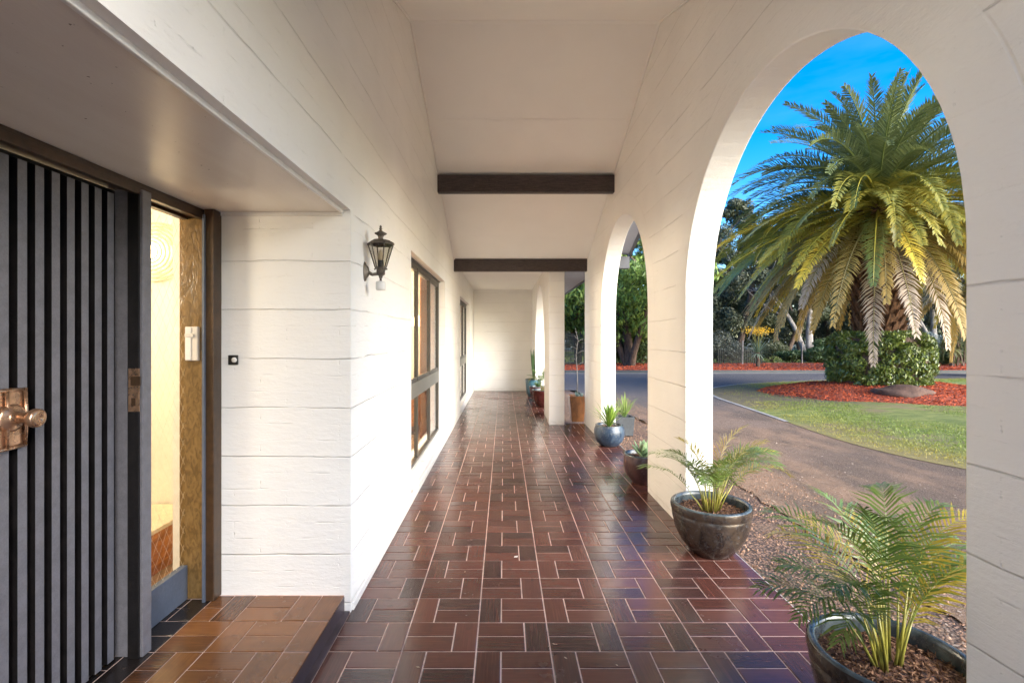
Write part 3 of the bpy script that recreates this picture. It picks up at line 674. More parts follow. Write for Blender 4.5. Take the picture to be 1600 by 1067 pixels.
def catmull(P, n=8, closed=True):
    out = []; L = len(P)
    for i in range(L):
        p0, p1, p2, p3 = [np.array(P[(i+k-1) % L], float) for k in range(4)]
        for q in range(n):
            t_ = q/n; out.append(tuple(.5*((2*p1)+(-p0+p2)*t_+(2*p0-5*p1+4*p2-p3)*t_**2+(-p0+3*p1-3*p2+p3)*t_**3)))
    return out
ISL = [(5.5, 5.83), (5.22, 6.6), (5.13, 7.4), (5.18, 8.4), (5.28, 9.36), (5.4, 11), (5.55, 12.8), (5.95, 14.2), (6.8, 15.4), (8.8, 16.7), (13, 17.9), (20, 18.2), (26, 16), (28, 10), (24, 4), (15, 1.6), (8.5, 2.6), (6.4, 4.4)]
isl = catmull(ISL, 8)
# grassed island: fan of rings so the middle can rise slightly
ic = np.array([13.5, 10.2]); V = []; Fs = []; nr = 14; ni = len(isl)
for r in range(nr):
    s_ = 1-r/nr
    for q in isl:
        p_ = ic+(np.array(q)-ic)*s_; d_ = (1-s_); V.append((p_[0], p_[1], GZ+.006+.10*min(1, d_*3)**1.5+(.012*math.sin(p_[0]*3.1)*math.cos(p_[1]*2.3) if r > 0 else 0)))
V.append((ic[0], ic[1], GZ+.11))
for r in range(nr-1):
    for k in range(ni): Fs.append((r*ni+k, r*ni+(k+1) % ni, (r+1)*ni+(k+1) % ni, (r+1)*ni+k))
for k in range(ni): Fs.append(((nr-1)*ni+k, (nr-1)*ni+(k+1) % ni, len(V)-1))
o = mesh_obj('lawn', V, Fs, 'lawn', None, True); tag(o, kind='structure')
# concrete edging along part of the island
m = MB(); seg = isl[4*8-2:10*8]
for a, b_ in zip(seg[:-1], seg[1:]):
    a = np.array(a); b_ = np.array(b_); d_ = b_-a; nn = np.array([-d_[1], d_[0]])/np.linalg.norm(d_)*.04; zt = GZ+.012
    m.add([(*(a-nn), zt), (*(b_-nn), zt), (*(b_+nn), zt), (*(a+nn), zt)], [(0, 1, 2, 3)][::1])
    m.add([(*(a+nn), zt), (*(b_+nn), zt), (*(b_+nn), zt-.05), (*(a+nn), zt-.05)], [(0, 1, 2, 3)])
o = m.build('kerb_strip', 'kerb'); tag(o, kind='structure')
# mulch mound
MC = (10.35, 12.9); MRX, MRY = 3.35, 2.75
def mz(x, y):
    d_ = ((x-MC[0])/MRX)**2+((y-MC[1])/MRY)**2
    return GZ+.02+.36*max(0, 1-d_)**.8+.03*math.sin(x*5)*math.cos(y*4.3)*max(0, 1-d_)
V = []; Fs = []; na, nr = 72, 16
for r in range(nr+1):
    for k in range(na):
        a = 2*math.pi*k/na; s_ = r/nr*(1+.05*math.sin(3*a+1)+.03*math.sin(7*a)); x = MC[0]+MRX*s_*math.cos(a); y = MC[1]+MRY*s_*math.sin(a)
        V.append((x, y, mz(x, y) if r < nr else GZ+.0))
for r in range(nr):
    for k in range(na): Fs.append((r*na+k, (r+1)*na+k, (r+1)*na+(k+1) % na, r*na+(k+1) % na))
o = mesh_obj('mulch_mound', V, Fs, 'mulch', None, True); tag(o, kind='structure')
# far mulch bed with dark kerb
m = MB(); m.box(-8, 75, 21.35, 27.2, GZ-.05, GZ+.14); o = m.build('mulch_bed', 'mulch'); tag(o, kind='structure')
m = MB(); m.box(-8, 75, 21.22, 21.345, GZ-.05, GZ+.12); o = m.build('bed_kerb', 'charcoal'); tag(o, kind='structure')
m = MB(); m.box(-8, 75, 20.98, 21.1, GZ+.0, GZ+.006); o = m.build('road_edge', 'kerb'); tag(o, kind='structure')
# scattered stuff : numpy leaf/quads
def quads(name, P, A, B, col, mat, parent=None, kind=None, diamond=True):
    n = len(P)
    if diamond: V = np.stack([P-A, P-B*1.0, P+A, P+B*1.0], 1)
    else: V = np.stack([P-A-B, P+A-B, P+A+B, P-A+B], 1)
    V = V.reshape(-1, 3); me = bpy.data.meshes.new(name)
    me.vertices.add(4*n); me.vertices.foreach_set('co', V.astype(np.float32).ravel())
    me.loops.add(4*n); me.loops.foreach_set('vertex_index', np.arange(4*n, dtype=np.int32))
    me.polygons.add(n); me.polygons.foreach_set('loop_start', np.arange(0, 4*n, 4, dtype=np.int32)); me.polygons.foreach_set('loop_total', np.full(n, 4, dtype=np.int32))
    me.materials.append(M[mat]); a = me.color_attributes.new('Col', 'FLOAT_COLOR', 'POINT')
    c = np.ones((4*n, 4), np.float32); c[:, :3] = np.repeat(np.clip(col, 0, 1), 4, 0); a.data.foreach_set('color', c.ravel())
    me.update(calc_edges=True); o = bpy.data.objects.new(name, me); COL.objects.link(o)
    if parent: o.parent = parent
    if kind: o['kind'] = kind
    return o
def unit(v): return v/np.maximum(1e-9, np.linalg.norm(v, axis=1, keepdims=True))
def rvec(n): return unit(rng.normal(size=(n, 3)))
def mixcol(n, a, b_, jit=.25):
    t_ = rng.random((n, 1)); c = np.array(a)*(1-t_)+np.array(b_)*t_; return c*(1+jit*(rng.random((n, 1))*2-1))
# gravel stones beside the porch
n = 13000
x = XO+.03+rng.random(n)**1.3*1.5; y = -.5+rng.random(n)*13
P = np.stack([x, y, np.full(n, GZ-.002)+rng.random(n)*.006], 1); s_ = .004+.009*rng.random(n)**2
A = rvec(n)*s_[:, None]; B = rvec(n)*s_[:, None]
U = rvec(n); U2 = unit(np.cross(U, rvec(n))); U3 = np.cross(U, U2)
oct_ = [U*1.0, U2*.8, -U, -U2*.8, U3*.6, -U3*.6]
V = np.stack([P+q*s_[:, None] for q in oct_], 1).reshape(-1, 3)
base = np.arange(n)[:, None, None]*6; tri = np.array([[0, 1, 4], [1, 2, 4], [2, 3, 4], [3, 0, 4], [1, 0, 5], [2, 1, 5], [3, 2, 5], [0, 3, 5]])[None]
Fs = (base+tri).reshape(-1, 3)
col = np.repeat(mixcol(n, (.14, .075, .045), (.40, .25, .165), .4), 6, 0)
o = mesh_obj('loose_gravel', V, Fs, 'chips', None, False, col); tag(o, 'loose pinkish brown gravel beside the porch', 'gravel', kind='stuff')
# mulch chips
def chips(n, xy, zf, name, lab, sz=.03):
    x, y = xy; P = np.stack([x, y, np.array([zf(a, b_) for a, b_ in zip(x, y)])+.012], 1)
    A = rvec(n); A[:, 2] *= .35; A = unit(A)*(sz*(.5+rng.random((n, 1)))); B = unit(np.cross(A, rvec(n)))*sz*.28
    quads(name, P, A, B, mixcol(n, (.22, .035, .014), (.56, .12, .045), .3), 'chips', None, 'stuff'); tag(COL.objects[-1], lab, 'mulch')
n = 15000; a = rng.random(n)*2*np.pi; r = np.sqrt(rng.random(n))*1.01
chips(n, (MC[0]+MRX*r*np.cos(a), MC[1]+MRY*r*np.sin(a)), mz, 'bark_chips', 'red bark chips lying on the palm mound')
n = 12000; chips(n, (-2+rng.random(n)*32, 21.4+rng.random(n)**1.5*5), lambda a_, b_: GZ+.14, 'bark_chips', 'red bark chips on the long bed across the road', .05)
# grass blades
from mathutils.geometry import intersect_point_tri_2d
islA = np.array(isl)
def inside(x, y):
    n = len(islA); res = np.zeros(len(x), bool); j = n-1
    for i in range(n):
        xi, yi = islA[i]; xj, yj = islA[j]
        c = ((yi > y) != (yj > y)) & (x < (xj-xi)*(y-yi)/(yj-yi+1e-12)+xi); res ^= c; j = i
    return res
n = 260000; y = 4.6+rng.random(n)**1.4*14; x = 4.9+rng.random(n)*14
k = inside(x, y) & ((((x-MC[0])/MRX)**2+((y-MC[1])/MRY)**2) > .97) & (x/y < 1.5)
pat = np.sin(x*1.7+np.sin(y*2.1)*1.3)*np.cos(y*2.6+np.sin(x*1.9))+.35*np.sin(x*7.1+y*3)*np.sin(y*9)
edge_d = np.min(np.hypot(x[:, None]-islA[None, :, 0], y[:, None]-islA[None, :, 1]), 1)
k &= (rng.random(n) < np.clip(.35+.55*(pat > -.55), 0, 1)) & (rng.random(n) < np.clip(edge_d/.6, .12, 1)) & ~((y > 11.7) & (x < 7.6) & (rng.random(n) < .8))
x, y, pat, ed_ = x[k], y[k], pat[k], edge_d[k]; n = len(x)
h = .008+.014*rng.random(n)
base = np.stack([x, y, np.full(n, GZ+.03)+.085*np.clip(ed_/4, 0, 1)], 1)
up = np.stack([rng.normal(size=n)*.7, rng.normal(size=n)*.7, np.ones(n)], 1); A = unit(up)*h[:, None]; B = unit(np.cross(A, rvec(n)))*(.0028+.003*rng.random((n, 1)))
c = mixcol(n, (.12, .185, .022), (.27, .33, .055), .25); yel = np.clip(1-ed_/1.3, 0, 1)[:, None]*.75+.35*(pat > .75)[:, None]*rng.random((n, 1)); yel = np.clip(yel, 0, 1)
c = c*(1-yel)+np.array((.42, .31, .06))*yel
o = quads('grass', base, A, B, c, 'leaf', None, 'stuff'); tag(o, 'short patchy grass on the driveway island', 'grass')

# ------------------------------------------------------------------ boulder
def boulder(loc, sx, sy, sz, seed, lab):
    V = []; Fs = []; n1, n2 = 36, 18; rnd = random.Random(seed); ph = [rnd.random()*6 for _ in range(8)]
    for i in range(n2+1):
        for k in range(n1):
            th = math.pi*i/n2; a = 2*math.pi*k/n1; d_ = Vector((math.sin(th)*math.cos(a), math.sin(th)*math.sin(a), math.cos(th)))
            q = 1+.10*math.sin(3*d_.x+ph[0])*math.cos(2*d_.y+ph[1])+.06*math.sin(6*d_.z+5*d_.x+ph[2])+.045*math.sin(11*d_.y+7*d_.x+ph[3])*math.sin(9*d_.z+ph[4])+.02*math.sin(23*d_.x+ph[5])*math.sin(19*d_.y)
            V.append((d_.x*sx*q, d_.y*sy*q, d_.z*sz*q*(.85 if d_.z > .6 else 1)))
    for i in range(n2):
        for k in range(n1): Fs.append((i*n1+k, (i+1)*n1+k, (i+1)*n1+(k+1) % n1, i*n1+(k+1) % n1))
    o = mesh_obj('boulder', V, Fs, 'boulder', None, True); o.location = loc; return tag(o, lab, 'boulder')
bx = 10.65*1411/1411
boulder((atx(1411, 11.5), 11.5, .14), .74, .42, .27, 4, 'low brown boulder half buried in the red mulch in front of the hedge')

# ------------------------------------------------------------------ palms
def frond(mb, base, az, el, L, droop, cols, rs, npairs=58, ll=.42, lw=.016, rr=.022, twist=0.0, vang=.45, hang=.15, rc=(.16, .17, .05), maxel=-1.5):
    p = Vector(base); e = el; seg = 14; pts = [p.copy()]; T = []
    for i in range(seg):
        t_ = (i+.5)/seg; e2 = el-droop*(t_**1.4)
        e2 = max(e2, maxel)
        d_ = Vector((math.cos(e2)*math.cos(az), math.cos(e2)*math.sin(az), math.sin(e2))); T.append(d_)
        p = p+d_*(L/seg); pts.append(p.copy())
    T.append(T[-1]); mb.tube(pts, [rr*(1-.85*i/seg) for i in range(seg+1)], 4, rc, cap=False)
    S0 = Vector((-math.sin(az), math.cos(az), 0))
    for j in range(npairs):
        t_ = .10+.90*(j+rs.random()*.5)/npairs; f = t_*seg; i = min(seg-1, int(f)); fr = f-i
        q = pts[i].lerp(pts[i+1], min(1, fr)); tt = T[i].lerp(T[min(seg, i+1)], min(1, fr)).normalized(); Nn = S0.cross(tt)*-1
        Nn = tt.cross(S0); Nn = -Nn if Nn.z < 0 else Nn
        c1 = math.cos(twist*t_); s1 = math.sin(twist*t_); S = S0*c1+Nn*s1; N2 = Nn*c1-S0*s1
        prof = min(1, .35+t_*2.6)*(1 if t_ < .6 else max(.22, 1-(t_-.6)*1.75)); ln = ll*prof*(.76+.36*rs.random())
        a = R(66-34*t_+rs.uniform(-5, 5)); 
        for sd_ in (1, -1):
            if rs.random() < .05: continue
            v = vang+rs.uniform(-.16, .16)
            dv = tt*math.cos(a)+(S*sd_*math.cos(v)+N2*math.sin(v))*math.sin(a)
            tip = dv+Vector((0, 0, -hang-.1*rs.random())); W = dv.cross(N2).normalized()*lw*(.8+.4*rs.random())
            m1 = q+dv*ln*.5; m2 = q+dv*ln*.5+tip.normalized()*ln*.5
            cc = cols(t_, rs)
            mb.add([q-W*.5, q+W*.5, m1+W, m1-W, m2], [(0, 1, 2, 3), (3, 2, 4)], cc)
def big_palm(name, loc, seed, lab, nf=118, Lb=4.1, zb=4.35, trunk_r=.50, rings=True):
    rs = random.Random(seed); root = empty(name, loc, lab, 'palm tree')
    live = MB(); dead = MB()
    for k in range(nf):
        u = (k/(nf-1))**.86                   # 0 youngest upright, 1 oldest hanging
        az = k*2.39996+rs.uniform(-.12, .12); el = R(86-122*u**.85)+rs.uniform(-.08, .08)
        L = Lb*(.80+.26*math.sin(min(1, u*1.6)*math.pi/2))*rs.uniform(.84, 1.08)*(1+.07*min(1, max(0, u-.55)/.3)); dr = .72+.95*u**.8+rs.uniform(-.1, .30)
        if u > .60: dr = .62+rs.uniform(-.1, .3)
        b_ = (.20*math.cos(az)*u**.5, .20*math.sin(az)*u**.5, zb+.35*(1-u)-.35*max(0, u-.5))
        if u < .48:
            g = rs.uniform(-.15, .25); A_, B_ = (.085+.03*g, .110+.035*g, .036), (.20, .225, .085)
            def cols(t_, r_, A_=A_, B_=B_): s_ = r_.random(); return tuple(x*(1-s_)+y*s_ for x, y in zip(A_, B_))
            tgt = live; rc = (.17, .20, .05); hg = .12
        elif u < .87:
            yel = max(0, rs.random()**.9*1.15*(u-.38)/.40)
            def cols(t_, r_, yel=yel):
                s_ = r_.random(); a_ = (.13+.05*s_, .165+.04*s_, .045); w_ = min(1, yel*(.5+.8*r_.random())); return tuple(x*(1-w_)+y*w_ for x, y in zip(a_, (.56, .40, .045)))
            tgt = live; rc = (.42, .36, .05); hg = .22
        else:
            gr = rs.random()
            def cols(t_, r_, gr=gr):
                s_ = r_.random(); a_ = (.40+.12*s_, .30+.1*s_, .20+.08*s_) if gr > .75 else (.42, .28, .08); w_ = max(0, min(1, t_*1.8-.4+.3*r_.random())); b0 = (.28, .23, .045); return tuple(x*(1-w_)+y*w_ for x, y in zip(b0, a_))
            tgt = dead; rc = (.33, .26, .10); hg = .35
        frond(tgt, b_, az, el, L, dr, cols, rs, 74, .46, .0145 if u < .5 else .018, .030, rs.uniform(-.9, .9) if u < .8 else rs.uniform(-.4, .4), .5 if u < .6 else .22, hg, rc)
    live.build('crown', 'leaf_gloss', root); dead.build('dead_fronds', 'leaf', root)
    tr = MB(); tr.tube([(0, 0, 0), (0, 0, .6), (0, 0, 1.6), (0, 0, 2.8), (0, 0, 3.8), (0, 0, zb+.2)], [trunk_r*1.15, trunk_r, trunk_r*.95, trunk_r, trunk_r*1.1, trunk_r*.5], 20); tr.build('trunk', 'palmbark', root, True)
    bt = MB()
    for k in range(300):
        az = k*2.39996; z = .2+(zb-.4)*(k/300); r = trunk_r*1.0; d_ = Vector((math.cos(az), math.sin(az), 0)); s_ = Vector((-d_.y, d_.x, 0)); q = d_*r+Vector((0, 0, z))
        up = Vector((0, 0, 1)); L = .26; tp = q+d_*.14+up*L
        bt.add([q-s_*.10+up*-.05, q+s_*.10+up*-.05, tp+s_*.055, tp-s_*.055, tp-d_*.08+s_*.05, tp-d_*.08-s_*.05, q-d_*.06-s_*.1, q-d_*.06+s_*.1], [(0, 1, 2, 3), (3, 2, 4, 5), (1, 7, 4, 2), (0, 3, 5, 6)])
    bt.build('leaf_bases', 'palmbark', root)
    return root
PX_, PY_ = atx(1372, 13.2), 13.2
big_palm('date_palm', (PX_, PY_, .1), 11, 'huge date palm rising from a clipped hedge on the red mulch mound', 255, 3.95, 4.85, .50)
big_palm('date_palm', (atx(1545, 19.5), 19.5, .0), 23, 'second date palm standing further back, right of the huge one', 80, 4.6, 4.9, .40)

# leafy volumes
def leafcloud(n, centers, radii, size, ca, cb, shell=.5, flat=.0, zs=1.0):
    idx = rng.integers(0, len(centers), n); c = np.array(centers)[idx]; rad = np.array(radii)[idx]
    if rad.ndim == 1: rad = np.repeat(rad[:, None], 3, 1)
    d_ = rvec(n); rr = (shell+(1-shell)*rng.random((n, 1)))**.6 if shell < 1 else 1
    P = c+d_*rad*rr; nrm = unit(d_+rvec(n)*.8); A = unit(np.cross(nrm, rvec(n))); B = np.cross(nrm, A)
    A[:, 2] -= flat; A = unit(A)
    s_ = size*(.6+.8*rng.random((n, 1))); col = mixcol(n, ca, cb, .3)
    tone = (.82+.36*np.random.default_rng(3).random(len(centers)))[idx][:, None]
    return P, A*s_, B*s_*.38, col*tone
# hedge skirt around the palm
hc = []; hr = []
for k in range(170):
    a = 2.39996*k; z = .12+1.30*rng.random(); rr = 1.06-.10*((z-.75)/.7)**2; hc.append((math.cos(a)*rr, math.sin(a)*rr, z)); hr.append((.20, .20, .17))
for k in range(40): a = 2.39996*k; hc.append((math.cos(a)*.75, math.sin(a)*.75, 1.45)); hr.append((.22, .22, .12))
root = empty('hedge', (PX_, PY_, .10), 'round clipped leafy hedge wrapped round the foot of the huge palm', 'hedge')
P, A, B, c = leafcloud(64000, hc, hr, .046, (.045, .08, .013), (.23, .28, .055), .4, .7); k = (P[:, 2] > -.1)
quads('foliage', P[k], A[k], B[k], c[k], 'leaf_gloss', root)
m = MB(); m.tube([(0, 0, 0), (0, 0, .8), (0, 0, 1.45)], [1.0, 1.08, .9], 24); m.build('twigs', 'bark', root)

def make_tree(name, loc, h, spread, lab, cat='tree', seed=1, nl=9000, ls=.12, ca=(.03, .055, .02), cb=(.08, .12, .035), bark='bark', trunk_r=.22, clear=.35, nstem=1, lean=0, gum=False, group=None, flat=.3, cl=26, crz=.3):
    rs = random.Random(seed); root = empty(name, loc, lab, cat, group); tr = MB(); cen = []; rad = []
    def limb(p, d_, L, r, lev):
        n = 6; pts = [p.copy()]; q = p.copy(); dd = d_.copy()
        for i in range(n):
            dd = (dd+Vector((rs.uniform(-.16, .16), rs.uniform(-.16, .16), rs.uniform(-.02, .12)))).normalized(); q = q+dd*L/n; pts.append(q.copy())
        tr.tube(pts, [r*(1-.55*i/n) for i in range(n+1)], 8 if lev < 1 else 5, cap=False)
        if lev < 2:
            for k in range(4 if lev == 0 else 3):
                i = rs.randint(3, n); az = rs.uniform(0, 6.28); up_ = rs.uniform(.25, .8); limb(pts[i], Vector((math.cos(az), math.sin(az), up_)).normalized(), L*rs.uniform(.5, .8), r*.42, lev+1)
    for s_ in range(nstem):
        az = s_*2.2+rs.random(); ln = (lean if s_ == 0 else .35)
        limb(Vector((.1*s_*math.cos(az), .1*s_*math.sin(az), -.1)), Vector((ln*math.cos(az), ln*math.sin(az), 1)).normalized(), h*.62, trunk_r*(1 if s_ == 0 else .7), 0)
    for k in range(cl):
        a = rs.uniform(0, 6.28); z = clear+(1-clear)*(k+.5)/cl; f = math.sin(math.pi*min(1, (z-clear)/(1-clear)*.82+.16))
        r = spread*f*math.sqrt(rs.random()); s_ = spread*rs.uniform(.22, .42)*(.6 if gum else 1); cen.append((r*math.cos(a), r*math.sin(a), z*h)); rad.append((s_, s_, s_*(.6 if not gum else .8)))
    P, A, B, c = leafcloud(nl, cen, rad, ls, ca, cb, .25 if gum else .45, flat)
    tr.build('trunk', bark, root, True); quads('crown', P, A, B, c, 'leaf', root)
    return root
# broad green tree across the road, seen through the second arch
make_tree('broadleaf_tree', (atx(984, 24.5), 24.5, .05), 7.8, 3.5, 'bright green dense tree across the road, seen through the narrow arch', nl=26000, ls=.13, ca=(.07, .14, .025), cb=(.25, .34, .07), trunk_r=.27, clear=.20, nstem=3, lean=.1, seed=4, flat=.8, cl=46)
make_tree('broadleaf_tree', (atx(903, 27), 27, .05), 6.6, 2.9, 'green tree behind the lattice screen, right of the square pillar', nl=15000, ls=.14, ca=(.06, .12, .022), cb=(.22, .30, .06), trunk_r=.22, clear=.30, seed=9, flat=.8, cl=34)
# gums and dense trees beyond the palm
g1 = make_tree('gum_tree', (atx(1150, 33), 33, .05), 10.5, 3.3, 'tall dark tree at the left edge of the wide arch', nl=26000, ls=.12, ca=(.045, .055, .03), cb=(.12, .135, .075), bark='bark', trunk_r=.25, clear=.15, seed=2, gum=True, cl=60)
g2 = make_tree('gum_tree', (atx(1262, 31), 31, .05), 9.5, 3.3, 'pale barked gum tree just left of the palm hedge', nl=20000, ls=.11, ca=(.055, .065, .035), cb=(.13, .145, .08), bark='gum', trunk_r=.24, clear=.38, seed=6, gum=True, cl=44, nstem=2, lean=.15)
g3 = make_tree('gum_tree', (atx(1225, 36), 36, .05), 9.0, 3.6, 'dark leaning gum tree behind the yellow flowering yucca', nl=24000, ls=.12, ca=(.045, .06, .03), cb=(.12, .14, .07), bark='bark', trunk_r=.20, clear=.25, seed=8, gum=True, cl=50, nstem=2, lean=.4)
spots = [(1110, 40, g3, 1.15, 'tall grey green gum hidden behind the first pier'), (1180, 46, g1, 1.05, 'distant dark gum between the left edge tree and the leaning gum'), (1300, 42, g1, .95, 'distant gum behind the palm trunk, left side'),
         (1345, 38, g3, 1.0, 'dense gum directly behind the palm trunk'), (1410, 40, g1, 1.0, 'dark gum right of the palm trunk'), (1460, 36, g2, 1.0, 'pale gum behind the silvery bush'), (1520, 42, g3, 1.15, 'dark gum behind the second palm'),
         (1250, 52, g1, 1.1, 'farthest gum in the clearing behind the pale gum'), (1600, 38, g1, 1.1, 'gum out to the right of the second palm'), (1040, 38, g1, .9, 'dark gum behind the bright green tree, right side'), (960, 42, g3, 1.0, 'dark gum behind the bright green tree, left side'), (905, 40, g1, .9, 'dark gum far behind the lattice screen')]
for k_, (px, Y, src, sc, lab) in enumerate(spots): dup(src, (atx(px, Y), Y, .05), k_*1.3, sc, lab)
# shrubs
def shrub(name, px, Y, r, h, lab, ca, cb, n=5000, ls=.07, seed=0, cat='shrub', z=.06):
    rs = random.Random(seed+int(px)); root = empty(name, (atx(px, Y), Y, z), lab, cat); cen = []; rad = []
    for k in range(16): a = rs.uniform(0, 6.28); q = r*.65*math.sqrt(rs.random()); cen.append((q*math.cos(a), q*math.sin(a), h*(.25+.6*rs.random()*(1-q/r*.5)))); rad.append((r*.38, r*.38, h*.25))
    P, A, B, c = leafcloud(n, cen, rad, ls, ca, cb, .4, .2); k = P[:, 2] > 0
    quads('foliage', P[k], A[k], B[k], c[k], 'leaf', root)
    m = MB()
    for k in range(5): a = rs.uniform(0, 6.28); m.tube([(0, 0, -.05), (.3*r*math.cos(a), .3*r*math.sin(a), h*.4), (.5*r*math.cos(a), .5*r*math.sin(a), h*.75)], [.03, .02, .01], 5)
    m.build('stem', 'bark', root); return root
G1, G2 = (.025, .05, .015), (.085, .13, .035)
shrub('shrub', 1008, 25.8, 1.6, 1.9, 'dark green shrub beside the trunk of the bright green tree', G1, G2, 6000)
shrub('shrub', 952, 26.5, 1.6, 1.5, 'leafy shrub left of the bright tree trunk', (.03, .06, .02), (.10, .15, .05), 5000)
shrub('shrub', 1131, 27.5, 1.7, 1.8, 'greyish shrub behind the low picket fence', (.06, .065, .045), (.13, .14, .10), 7000, .06)
shrub('shrub', 1240, 27.8, 1.0, .7, 'low dark green shrub in the clearing', G1, G2, 3000)
shrub('shrub', 1278, 27.5, 1.3, 1.0, 'rounded dark green shrub left of the palm hedge', G1, (.07, .12, .03), 5000)
shrub('shrub', 1296, 29.5, 1.3, 1.5, 'taller green shrub tucked behind the palm hedge', G1, G2, 4000)
shrub('silver_shrub', 1452, 27, 1.3, 2.1, 'silvery blue bush right of the palm hedge', (.16, .20, .18), (.34, .40, .38), 6000, .06)
shrub('shrub', 1462, 25.3, 1.2, 1.0, 'dark green low bush in front of the silvery bush', G1, G2, 4000)
shrub('shrub', 1545, 26, 1.6, 1.8, 'green bush behind the near pier', G1, G2, 4000)
shrub('shrub', 1205, 30, 1.5, 1.3, 'olive shrub behind the yellow flowering yucca', (.045, .055, .02), (.11, .12, .05), 4000)
# far wood as one mass
n = 60000; x = -35+rng.random(n)*130; y = 56+rng.random(n)*8; hh = 6.0+2.2*np.sin(x*.23)+1.4*np.sin(x*.71+1); z = rng.random(n)**.8*hh
nr_ = rvec(n); A = unit(np.cross(nr_, rvec(n))); B = np.cross(nr_, A); s_ = .28*(.5+rng.random((n, 1)))
o = quads('far_wood', np.stack([x, y, z], 1), A*s_, B*s_*.5, mixcol(n, (.03, .042, .02), (.07, .085, .04), .3), 'leaf', None, 'stuff'); tag(o, 'dark far wood behind all the garden trees', 'wood')
n = 26000; x = -3+rng.random(n)*60; y = 27.3+rng.random(n)*24; s_ = .05+.05*rng.random((n, 1)); up = np.stack([rng.normal(size=n)*.5, rng.normal(size=n)*.5, np.ones(n)], 1)
o = quads('rough_grass', np.stack([x, y, np.full(n, GZ-.06)], 1), unit(up)*s_*1.6, unit(np.cross(up, rvec(n)))*s_*.5, mixcol(n, (.07, .10, .02), (.18, .22, .06), .3), 'leaf', None, 'stuff'); tag(o, 'rough grass beyond the long mulch bed', 'grass')
# strappy plants
def strappy(mb, n, L, w_, rs, cols, z0=0, up=(20, 85), droop=.9, seg=5, cx=0, cy=0):
    for k in range(n):
        az = k*2.4+rs.uniform(-.3, .3); el = R(rs.uniform(*up)); p_ = Vector((cx, cy, z0)); l = L*rs.uniform(.7, 1.1); S = Vector((-math.sin(az), math.cos(az), 0)); vs = []
        for i in range(seg+1):
            t_ = i/seg; e = el-droop*t_**1.5*(1.2-el/1.6); ww = w_*(math.sin(math.pi*(.18+.82*t_))*.9+.02)
            vs += [p_-S*ww, p_+S*ww]; p_ = p_+Vector((math.cos(e)*math.cos(az), math.cos(e)*math.sin(az), math.sin(e)))*l/seg
        s_ = rs.random(); c = tuple(a*(1-s_)+b_*s_ for a, b_ in zip(*cols)); mb.add(vs, [(2*i, 2*i+1, 2*i+3, 2*i+2) for i in range(seg)], c)
rs = random.Random(5)
yu = empty('yucca', (atx(1184, 23.6), 23.6, .06), 'blue green yucca with yellow flowers on the red mulch bed', 'yucca')
m = MB(); m.tube([(0, 0, 0), (.02, 0, .35), (0, 0, .7)], [.10, .08, .08], 8); m.build('trunk', 'bark', yu)
m = MB(); strappy(m, 70, .85, .028, rs, ((.09, .14, .08), (.26, .32, .20)), .65, (-25, 88), .5); m.build('leaves', 'leaf', yu)
P = np.array([(rs.gauss(0, .32), rs.gauss(0, .3), 1.75+rs.gauss(0, .1)) for _ in range(500)]); A = rvec(500)*.035; B = rvec(500)*.03
quads('flowers', P, A, B, mixcol(500, (.75, .42, .02), (.85, .55, .05), .1), 'leaf', yu)
m = MB()
for k in range(7): a = k*.9; m.tube([(0, 0, .7), (.15*math.cos(a), .15*math.sin(a), 1.3), (.3*math.cos(a), .3*math.sin(a), 1.72)], .012, 5)
m.build('flower_stem', 'stem', yu)
yu = empty('cordyline', (atx(1492, 24.2), 24.2, .06), 'tall clump of strappy cordyline at the right edge of the wide arch', 'cordyline')
m = MB()
for k in range(9): m.tube([(rs.uniform(-.4, .4), rs.uniform(-.3, .3), 0), (rs.uniform(-.5, .5), rs.uniform(-.3, .3), 1.9)], .05, 6)
m.build('trunk', 'bark', yu)
m = MB()
for k in range(16): strappy(m, 26, .75, .026, rs, ((.07, .10, .025), (.24, .24, .09)), rs.uniform(.5, 2.3), (-50, 80), .7, 4, rs.uniform(-.6, .6), rs.uniform(-.4, .4))
m.build('leaves', 'leaf', yu)
# low picket fence and stakes
f = empty('picket_fence', (atx(1122, 26.2), 26.2, .06), 'low dark picket fence at the left of the wide arch', 'fence')
m = MB()
for k in range(22): m.box(k*.11, k*.11+.045, 0, .03, 0, .78+.03*math.sin(k*2.1))
m.build('pickets', 'lattice', f)
m = MB(); m.box(0, 2.4, .03, .06, .2, .26); m.box(0, 2.4, .03, .06, .6, .66); m.build('rail', 'lattice', f)
for px, Y, h, lab in ((1160, 25.6, 1.25, 'thin pale stake between the picket fence and the yucca'), (1253, 26.5, 1.2, 'pale timber stake in the clearing left of the palm hedge')):
    m = MB(); m.tube([(0, 0, 0), (.02, 0, h)], .035, 7); m.tube([(0, 0, h*.5), (.03, 0, h*.51)], .04, 7); o = m.build('garden_stake', 'gum'); o.location = (atx(px, Y), Y, .06); tag(o, lab, 'stake')
# lattice screen seen beside the pillar
f = empty('lattice_screen', (atx(872, 25), 25, .05), 'dark garden lattice screen across the drive, seen right of the square pillar', 'screen')
m = MB()
for k in range(24): m.box(k*.1, k*.1+.035, 0, .012, .05, 1.62)
for k in range(16): m.box(0, 2.35, -.013, -.001, .08+k*.1, .115+k*.1)
m.build('lattice', 'lattice', f)
for q in (0, 1.15, 2.3):
    m = MB(); m.box(q-.03, q+.05, .02, .09, -.1, 1.68); m.build('post', 'lattice', f)

